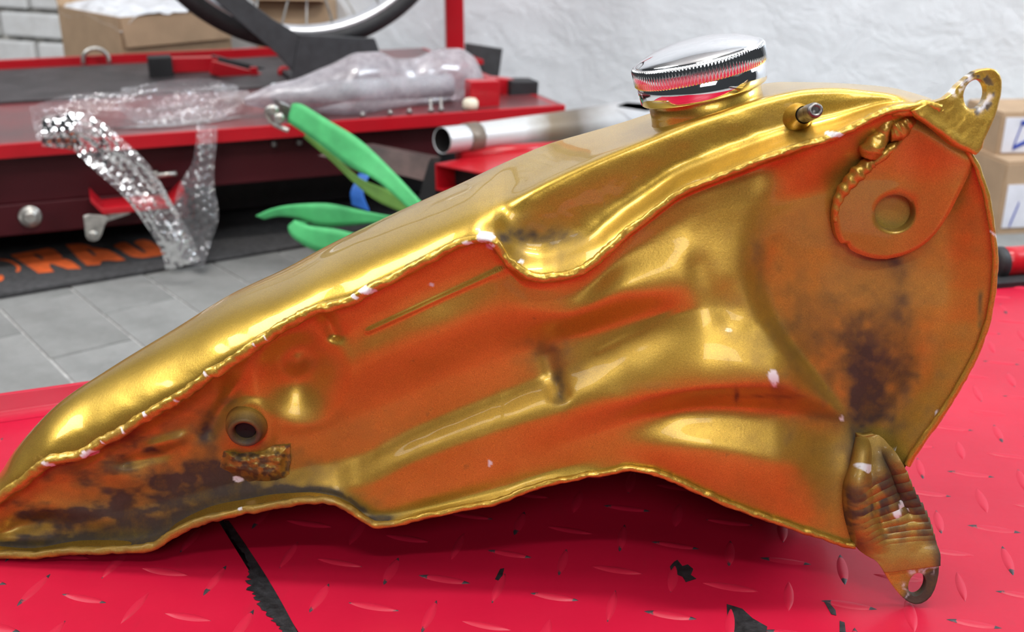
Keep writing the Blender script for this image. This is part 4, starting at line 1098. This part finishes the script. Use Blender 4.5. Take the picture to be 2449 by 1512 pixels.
tape(t3, l3, e3x, e3y, 0.06, -0.080, -0.028, 0.010, 0.075, [[(-0.068, 0.015), (-0.060, 0.045)]])
tape(t3, l3, e3x, e3y, 0.06, -0.020, 0.04, 0.012, 0.10, [[(-0.008, 0.02), (0.012, 0.085)], [(0.008, 0.02), (0.02, 0.06), (0.032, 0.03)]])

# ------------------------------------------------------------------ mat with orange letters
M_mat = simple('black_rubber_mat', (0.06, 0.06, 0.063), 0.8, 0, 0.2, 120, 0.4, 500)
M_or = simple('orange_print', (0.80, 0.14, 0.03), 0.65, 0, 0.12, 60)
ma = on_z(-320, 770, 0.0); mb = on_z(760, 588, 0.0); md = unit(mb - ma); mn_ = np.array([-md[1], md[0], 0])
mb = mb + md * 0.35
ZM = 0.008
fm = tag(mk('floor_mat', *slab([ma, mb, mb + mn_ * 0.55, ma + mn_ * 0.55], 0.0012, ZM), M_mat, smooth=False, bevel=0.002), 'black rubber floor mat with orange lettering under the second lift', 'mat')
from mathutils.geometry import tessellate_polygon
def print_px(name, outer, holes, mat, par):
    cv = lambda pts: [Vector(on_z(a / 5.442, 560 + b / 5.444, ZM + 0.0004)) for a, b in pts]
    loops = [cv(outer)] + [cv(h_) for h_ in holes]
    flat = [p for l_ in loops for p in l_]
    tri = tessellate_polygon(loops)
    return mk(name, [tuple(p) for p in flat], tri, mat, par, smooth=False)
print_px('letter_r', [(130, 270), (380, 225), (620, 180), (700, 195), (760, 245), (810, 290), (800, 315), (860, 325), (930, 350), (1000, 400), (1060, 452), (880, 455), (780, 420), (690, 390), (650, 385), (650, 430), (705, 490), (500, 510), (400, 440), (260, 350)],
         [[(428, 258), (490, 262), (580, 315), (545, 333), (490, 310)]], M_or, fm)
print_px('letter_a', [(850, 135), (1050, 120), (1120, 140), (1200, 170), (1400, 200), (1500, 250), (1640, 340), (1520, 352), (1420, 345), (1325, 350), (1300, 398), (1130, 410), (1010, 310), (930, 220)],
         [[(1115, 190), (1180, 205), (1265, 278), (1215, 282), (1155, 230)]], M_or, fm)
print_px('letter_u', [(1470, 150), (1560, 112), (1630, 103), (1700, 140), (1800, 205), (1870, 243), (1912, 236), (1820, 165), (1735, 108), (1800, 75), (1880, 68), (1950, 85), (2080, 170), (2150, 250), (2080, 280), (1950, 300), (1850, 312), (1740, 300), (1680, 280), (1600, 230)], [], M_or, fm)
arc = [(-60, 322), (60, 325), (160, 350), (235, 395), (270, 440), (262, 475), (225, 500)]; arc2 = [(200, 480), (225, 455), (215, 430), (180, 395), (120, 365), (40, 345), (-60, 340)]
print_px('letter_ring', arc + arc2, [], M_or, fm)
print_px('print_spot', [(-30, 540), (20, 530), (50, 555), (45, 590), (10, 615), (-30, 610)], [], M_or, fm)

# ------------------------------------------------------------------ ratchet strap
M_green = simple('green_webbing', (0.075, 0.48, 0.16), 0.6, 0, 0.08, 50, 0.2, 900)
M_olive = simple('green_webbing_underside', (0.14, 0.30, 0.05), 0.6, 0, 0.08, 50, 0.2, 900)
M_bluew = simple('blue_webbing', (0.02, 0.14, 0.55), 0.55)
def ribbon(name, A, Bq, ys, mat, par, n=14, th=0.0022):   # two edges in pixels, with the distance of each station
    a = catmull(np.array([on_y(p[0], p[1], y) for p, y in zip(A, ys)]), n); b = catmull(np.array([on_y(p[0], p[1], y) for p, y in zip(Bq, ys)]), n)
    V = np.stack([a, a * .75 + b * .25, a * .5 + b * .5, a * .25 + b * .75, b], 1)
    o = mk(name, V, grid_faces(len(a), 5), mat, par)
    m = o.modifiers.new('webbing', 'SOLIDIFY'); m.thickness = th; m.offset = 0
    return o
st = thing('ratchet_strap', on_z(860, 560, 0.012), 'bright green ratchet strap hooked to the lift edge, trailing onto the floor', 'strap')
ribbon('webbing', [(700, 248), (722, 250), (780, 285), (860, 335), (940, 410), (1000, 475), (1040, 520)], [(688, 292), (700, 300), (752, 335), (830, 395), (900, 432), (975, 497), (1000, 530)], [1.345, 1.335, 1.32, 1.30, 1.27, 1.25, 1.24], M_green, st)
w2 = ribbon('webbing', [(730, 322), (790, 365), (860, 425), (930, 455), (1010, 500)], [(728, 330), (785, 378), (850, 440), (905, 482), (990, 520)], [1.36, 1.335, 1.31, 1.29, 1.27], M_olive, st)
w2['label'] = 'olive underside strand of the strap'
ribbon('webbing', [(612, 516), (650, 500), (700, 490), (780, 487), (850, 500), (905, 512), (960, 520)], [(632, 524), (668, 517), (712, 522), (770, 542), (840, 538), (900, 534), (960, 545)], [1.36, 1.355, 1.345, 1.33, 1.33, 1.33, 1.33], M_green, st)
ribbon('webbing', [(735, 535), (705, 528), (740, 540), (800, 548), (860, 560), (930, 560)], [(705, 528), (690, 545), (706, 572), (762, 602), (830, 605), (900, 600)], [1.335, 1.325, 1.315, 1.31, 1.31, 1.31], M_green, st)
bk = ribbon('blue_tail', [(858, 415), (846, 440), (838, 462), (842, 490)], [(884, 420), (870, 450), (872, 475), (884, 505)], [1.35, 1.335, 1.33, 1.33], M_bluew, st)
bk['label'] = 'blue webbing end'
h0 = on_y(690, 272, 1.352)
rt_ = mk('ratchet_body', *box(h0 + np.array([-0.008, 0.006, 0.004]), 0.008, 0.012, 0.010, (0.8, 0.4, -0.45)), M_steel, st, smooth=False, bevel=0.002)
hk = [on_y(a, b, 1.352) for a, b in ((695, 285), (668, 262), (645, 258), (638, 270), (650, 292), (672, 305), (690, 312))]
mk('hook', *tube(catmull(hk, 6), 0.0032, 10), M_zinc, st)
for a, b in ((652, 262), (668, 282)):
    mk('ratchet_gear', *lathe(on_y(a, b, 1.34), (0.3, -1, 0.1), [(0.002, -.004), (0.0065, -0.004), (0.0065, 0.004), (0.002, 0.005)], 14), M_zinc, rt_)

# ------------------------------------------------------------------ the pale exhaust pipe and the red stand it rests on
def pipe_mat():
    m, nt, b = nodes_of('pale_exhaust_metal')
    tc = N(nt, 'ShaderNodeTexCoord'); sx = N(nt, 'ShaderNodeSeparateXYZ'); nt.links.new(tc.outputs['Generated'], sx.inputs[0])
    n = tex_noise(nt, 14, 5)
    x = math_n(nt, 'ADD', sx.outputs['X'], math_n(nt, 'MULTIPLY', math_n(nt, 'SUBTRACT', n, .5), 0.14))
    c = ramp(nt, x, [(0.0, (0.58, 0.60, 0.62)), (0.34, (0.60, 0.61, 0.60)), (0.43, (0.22, 0.17, 0.11)), (0.55, (0.16, 0.13, 0.10)), (0.68, (0.50, 0.50, 0.50)), (1.0, (0.66, 0.68, 0.72))])
    nt.links.new(c, b.inputs['Base Color']); setp(b, Roughness=0.38, Metallic=0.35)
    return m
M_pipe = pipe_mat()
e0 = on_y(1058, 336, 1.38); e1_ = on_y(1590, 285, 1.72); ed_ = unit(e1_ - e0); el_ = np.linalg.norm(e1_ - e0)
RP_ = 0.0187
ex_ = thing('exhaust_muffler', e0 - np.array([0, 0, RP_]), 'pale metal exhaust muffler with scorched middle, open end showing behind the tank', 'exhaust')
mk('muffler_body', *lathe(e0, ed_, [(RP_ * .86, 0.0), (RP_ * .9, -0.001), (RP_ * .92, 0.002), (RP_ * .95, 0.045), (RP_, 0.06), (RP_ * 1.3, el_ * .45), (RP_ * 1.65, el_ * 0.75), (RP_ * 1.7, el_ * .95), (RP_ * .8, el_)], 40, caps=False), M_pipe, ex_)
mk('inner_pipe', *lathe(e0, ed_, [(RP_ * .86, 0.0), (RP_ * .84, 0.05), (0.0004, 0.05)], 32, caps=False), M_hole, ex_)
M_band = simple('tan_metal_band', (0.22, 0.18, 0.14), 0.45, 0.4)
mk('clamp_band', *lathe(e0 + ed_ * 0.038, ed_, [(RP_ * 1.0, 0.0), (RP_ * 1.04, 0.001), (RP_ * 1.08, 0.022), (RP_ * 1.02, 0.023)], 36, caps=False), M_band, ex_)
tag(mk('rubber_flap', *hexa([on_y(a, b, 1.60) for a, b in ((1478, 255), (1545, 266), (1575, 262), (1500, 248))], [on_y(a, b, 1.60) for a, b in ((1476, 252), (1545, 256), (1575, 250), (1500, 245))]), M_black, smooth=False), 'small black rubber flap lying on the pale muffler beside the filler neck', 'rubber flap')
sd1 = thing('red_stand', (on_y(1150, 420, 1.40)[0], 1.44, 0.0), 'red steel stand with an open square tube, carrying the muffler', 'stand')
qa = [on_y(a, b, 1.36) for a, b in ((1040, 392), (1112, 398), (1108, 452), (1042, 455))]
qd = np.array([0.42, 0.20, 0.0]) * 0.55
# open square tube: four walls
sq0 = on_y(1042, 454, 1.36); axx = unit(np.array([0.62, 0.42, 0.05])); axy = np.array([0, 0, 1.0]); axw = unit(np.cross(axx, axy))
wq = 0.085; hq = 0.034; dq = 0.15; tq = 0.002
tax = unit(np.array([0.75, 0.66, 0.0])); tay = unit(np.array([0.78, -0.62, 0.0]))
tfrm = lambda x, y, z: sq0 + tax * x + tay * y + np.array([0, 0, z])
for (x0, x1, z0, z1) in ((0, dq, 0, tq), (0, dq, hq - tq, hq)):
    mk('tube_wall', *hexa([tfrm(x0, 0, z0), tfrm(x1, 0, z0), tfrm(x1, wq, z0), tfrm(x0, wq, z0)], [tfrm(x0, 0, z1), tfrm(x1, 0, z1), tfrm(x1, wq, z1), tfrm(x0, wq, z1)]), M_red, sd1, smooth=False)
for y0 in (0, wq - tq):
    mk('tube_wall', *hexa([tfrm(0, y0, tq), tfrm(dq, y0, tq), tfrm(dq, y0 + tq, tq), tfrm(0, y0 + tq, tq)], [tfrm(0, y0, hq - tq), tfrm(dq, y0, hq - tq), tfrm(dq, y0 + tq, hq - tq), tfrm(0, y0 + tq, hq - tq)]), M_red, sd1, smooth=False)
mk('tube_shade_panel', *hexa([tfrm(0.03, tq, tq), tfrm(0.034, tq, tq), tfrm(0.034, wq - tq, tq), tfrm(0.03, wq - tq, tq)], [tfrm(0.03, tq, hq - tq), tfrm(0.034, tq, hq - tq), tfrm(0.034, wq - tq, hq - tq), tfrm(0.03, wq - tq, hq - tq)]), M_black, sd1, smooth=False)  # black panel set inside the open tube for the shade in it
ra = on_y(1098, 372, 1.40); rb = on_y(1420, 352, 1.50)
mk('round_rail', *tube([ra, rb], 0.011, 16), M_red, sd1)
mk('stand_leg', *box(tfrm(0.10, wq / 2, 0) + np.array([0, 0, -sq0[2] / 2]), 0.016, 0.016, sq0[2] / 2, axx), M_black, sd1, smooth=False)
lq = on_y(1020, 440, 1.38)
mk('stand_bracket', *hexa([on_y(a, b, 1.375) for a, b in ((1000, 478), (1042, 478), (1042, 388), (1026, 384))], [on_y(a, b, 1.40) for a, b in ((1000, 478), (1042, 478), (1042, 388), (1026, 384))]), M_black, sd1, smooth=False)
M_wood = simple('dark_brown_timber', (0.075, 0.045, 0.040), 0.7, 0, 0.3, 25, 0.3, 120)
tw0 = [on_y(a, b, y) for a, b, y in ((760, 372, 1.40), (860, 345, 1.43), (1030, 378, 1.43), (1012, 432, 1.41))]
tw1 = [p + np.array([0.01, 0.06, -0.012]) for p in tw0]
tag(mk('timber_plank', *hexa(tw0, tw1), M_wood, smooth=False), 'dark brown timber plank slanting under the lift edge behind the green strap', 'plank')

# ------------------------------------------------------------------ plastic wrapping
def film(name, white, alpha, rough=0.12, gloss=1.3):
    m = bpy.data.materials.new(name); m.use_nodes = True; nt = m.node_tree; nt.nodes.clear()
    out = N(nt, 'ShaderNodeOutputMaterial'); tr = N(nt, 'ShaderNodeBsdfTransparent'); df = N(nt, 'ShaderNodeBsdfDiffuse'); gl = N(nt, 'ShaderNodeBsdfGlossy')
    df.inputs['Color'].default_value = (*white, 1); gl.inputs['Roughness'].default_value = rough; gl.inputs['Color'].default_value = (1, 1, 1, 1)
    tl = N(nt, 'ShaderNodeBsdfTranslucent'); tl.inputs['Color'].default_value = (*white, 1)
    lw = N(nt, 'ShaderNodeFresnel'); lw.inputs['IOR'].default_value = 1.5
    m0 = N(nt, 'ShaderNodeMixShader'); m0.inputs[0].default_value = 0.4; nt.links.new(df.outputs[0], m0.inputs[1]); nt.links.new(tl.outputs[0], m0.inputs[2])
    m1 = N(nt, 'ShaderNodeMixShader')
    f = tex_noise(nt, 70, 4, 0.6)
    nt.links.new(math_n(nt, 'MULTIPLY', ramp(nt, f, [(0.3, (0.55, 0.55, 0.55)), (0.7, (1.3, 1.3, 1.3))]), alpha, True), m1.inputs[0])
    nt.links.new(tr.outputs[0], m1.inputs[1]); nt.links.new(m0.outputs[0], m1.inputs[2])
    m2 = N(nt, 'ShaderNodeMixShader'); nt.links.new(math_n(nt, 'ADD', math_n(nt, 'MULTIPLY', lw.outputs[0], gloss), 0.05, True), m2.inputs[0])
    nt.links.new(m1.outputs[0], m2.inputs[1]); nt.links.new(gl.outputs[0], m2.inputs[2]); nt.links.new(m2.outputs[0], out.inputs['Surface'])
    return m
M_bubble = film('clear_bubble_film', (0.80, 0.80, 0.84), 0.20, 0.12)
M_bag = film('hazy_plastic_film', (0.82, 0.76, 0.82), 0.50, 0.22, 0.7)
def bubbles(u_m, v_m, pitch=0.012):                     # dome height field over a hexagonal grid, metres in, metres out
    h = np.zeros_like(u_m)
    for s in (0, 1):
        a = u_m / pitch + 0.5 * s; b = v_m / (pitch * 1.732) + 0.5 * s
        fx = (a - np.round(a)) * pitch; fy = (b - np.round(b)) * pitch * 1.732
        h = np.maximum(h, np.sqrt(np.clip(1 - (fx ** 2 + fy ** 2) / (0.43 * pitch) ** 2, 0, 1)))
    return h * 0.0026
def wrap_strip(name, C, Wd, ys, par, nv=36, seed=0, nper=26, curl=0.006, lift=False):
    c = catmull(np.array([(*C[i], ys[i], Wd[i]) for i in range(len(C))]), nper)
    d = np.gradient(c[:, :2], axis=0); d /= np.linalg.norm(d, axis=1)[:, None]; nrm = np.stack([-d[:, 1], d[:, 0]], -1)
    v = np.linspace(-0.5, 0.5, nv)
    s = np.r_[0, np.cumsum(np.hypot(*np.diff(c[:, :2], axis=0).T))] / 1850.0
    X = c[:, 0:1] + nrm[:, 0:1] * v * c[:, 3:4]; Y = c[:, 1:2] + nrm[:, 1:2] * v * c[:, 3:4]
    vm = v[None] * c[:, 3:4] / 1850.0; um = s[:, None] + 0 * v[None]
    dep = c[:, 2:3] + curl * np.cos(v[None] * 6 + s[:, None] * 30 + seed) + 0.02 * (fnoise(um * 28 + seed, vm * 40 + seed, 3) - 0.5) - bubbles(um, vm)
    V = on_y(X, Y, dep)
    if lift: V[..., 2] = np.maximum(V[..., 2], ZB + 0.0015)
    return mk(name, V, grid_faces(*X.shape), M_bubble, par)
bw_ = thing('bubble_wrap', on_z(330, 300, ZB), 'length of clear bubble wrap draped over the lift edge, two ends hanging to the floor', 'bubble wrap')
def y_bed(px, py, dz=0.0): return on_z(px, py, ZB + dz)[1]
wrap_strip('sheet', [(80, 300), (180, 275), (300, 285), (420, 270), (520, 262), (600, 240)], [90, 100, 130, 125, 110, 50], [1.37, 1.40, 1.43, 1.46, 1.49, 1.52], bw_, 48, 1, 30, 0.010, True)
wrap_strip('crumpled_fold', [(285, 235), (350, 250), (430, 245), (500, 238), (570, 234)], [50, 100, 110, 100, 56], [1.47, 1.48, 1.49, 1.50, 1.52], bw_, 30, 5, 26, 0.014, True)
wrap_strip('hanging_end', [(100, 315), (190, 318), (262, 372), (325, 432), (375, 505), (420, 580), (438, 636)], [70, 92, 100, 95, 82, 80, 86], [1.34, 1.33, 1.315, 1.31, 1.31, 1.31, 1.32], bw_, 34, 2, 22)
wrap_strip('hanging_end', [(495, 300), (492, 350), (485, 400), (470, 460), (468, 520), (462, 580), (452, 634)], [52, 50, 56, 92, 108, 82, 70], [1.40, 1.385, 1.375, 1.365, 1.365, 1.365, 1.365], bw_, 34, 7, 22, 0.007)

bgx = np.linspace(584, 1160, 90)
btop = pch([584, 640, 700, 780, 860, 905, 950, 990, 1030, 1062, 1095, 1130, 1150, 1160], [232, 206, 190, 160, 126, 124, 140, 138, 122, 114, 114, 134, 168, 200])(bgx)
bbot = pch([584, 640, 700, 780, 850, 900, 980, 1060, 1110, 1150, 1160], [250, 262, 268, 280, 292, 284, 270, 262, 258, 246, 215])(bgx)
na = 40; aa = np.linspace(0, 2 * np.pi, na, endpoint=False)
VB = []
for i, x in enumerate(bgx):
    ym = np.interp(x, [584, 860, 1160], [1.50, 1.57, 1.70])
    hh = (bbot[i] - btop[i]) / 2; mid_ = (bbot[i] + btop[i]) / 2
    rr = 1 + 0.16 * (fnoise(np.cos(aa) * 2 + 5 + x / 90, np.sin(aa) * 2 + 5 + x / 130, 4) - 0.5)
    dd = min(0.06, hh / 1600.0 * 1.1)
    VB.append(on_y(np.full(na, x) + 10 * (fnoise(np.cos(aa) + x / 60, np.sin(aa) + 3, 3) - .5), mid_ - np.sin(aa) * hh * (0.5 + 0.5 * rr), ym - np.cos(aa) * dd * rr))
VB = np.array(VB)
VB[..., 2] = np.maximum(VB[..., 2], ZB + 0.001)
tag(mk('plastic_bag', VB, grid_faces(len(bgx), na, wrap_c=True), M_bag), 'hazy clear plastic bag wrapped round a pale roll on the lift bed', 'plastic bag')
ra_ = on_y(650, 226, 1.535); rb_ = on_y(1080, 205, 1.665)
M_roll = simple('pale_grey_roll', (0.56, 0.60, 0.64), 0.55, 0, 0.06, 20)
rz = ZB + 0.019
tag(mk('plastic_roll', *lathe(ra_, rb_ - ra_, [(0.0125, 0.0), (0.0155, 0.002), (0.0165, 0.2), (0.0175, np.linalg.norm(rb_ - ra_) - .002), (0.013, np.linalg.norm(rb_ - ra_))], 28), M_roll), 'pale grey roll inside the hazy plastic bag', 'roll')
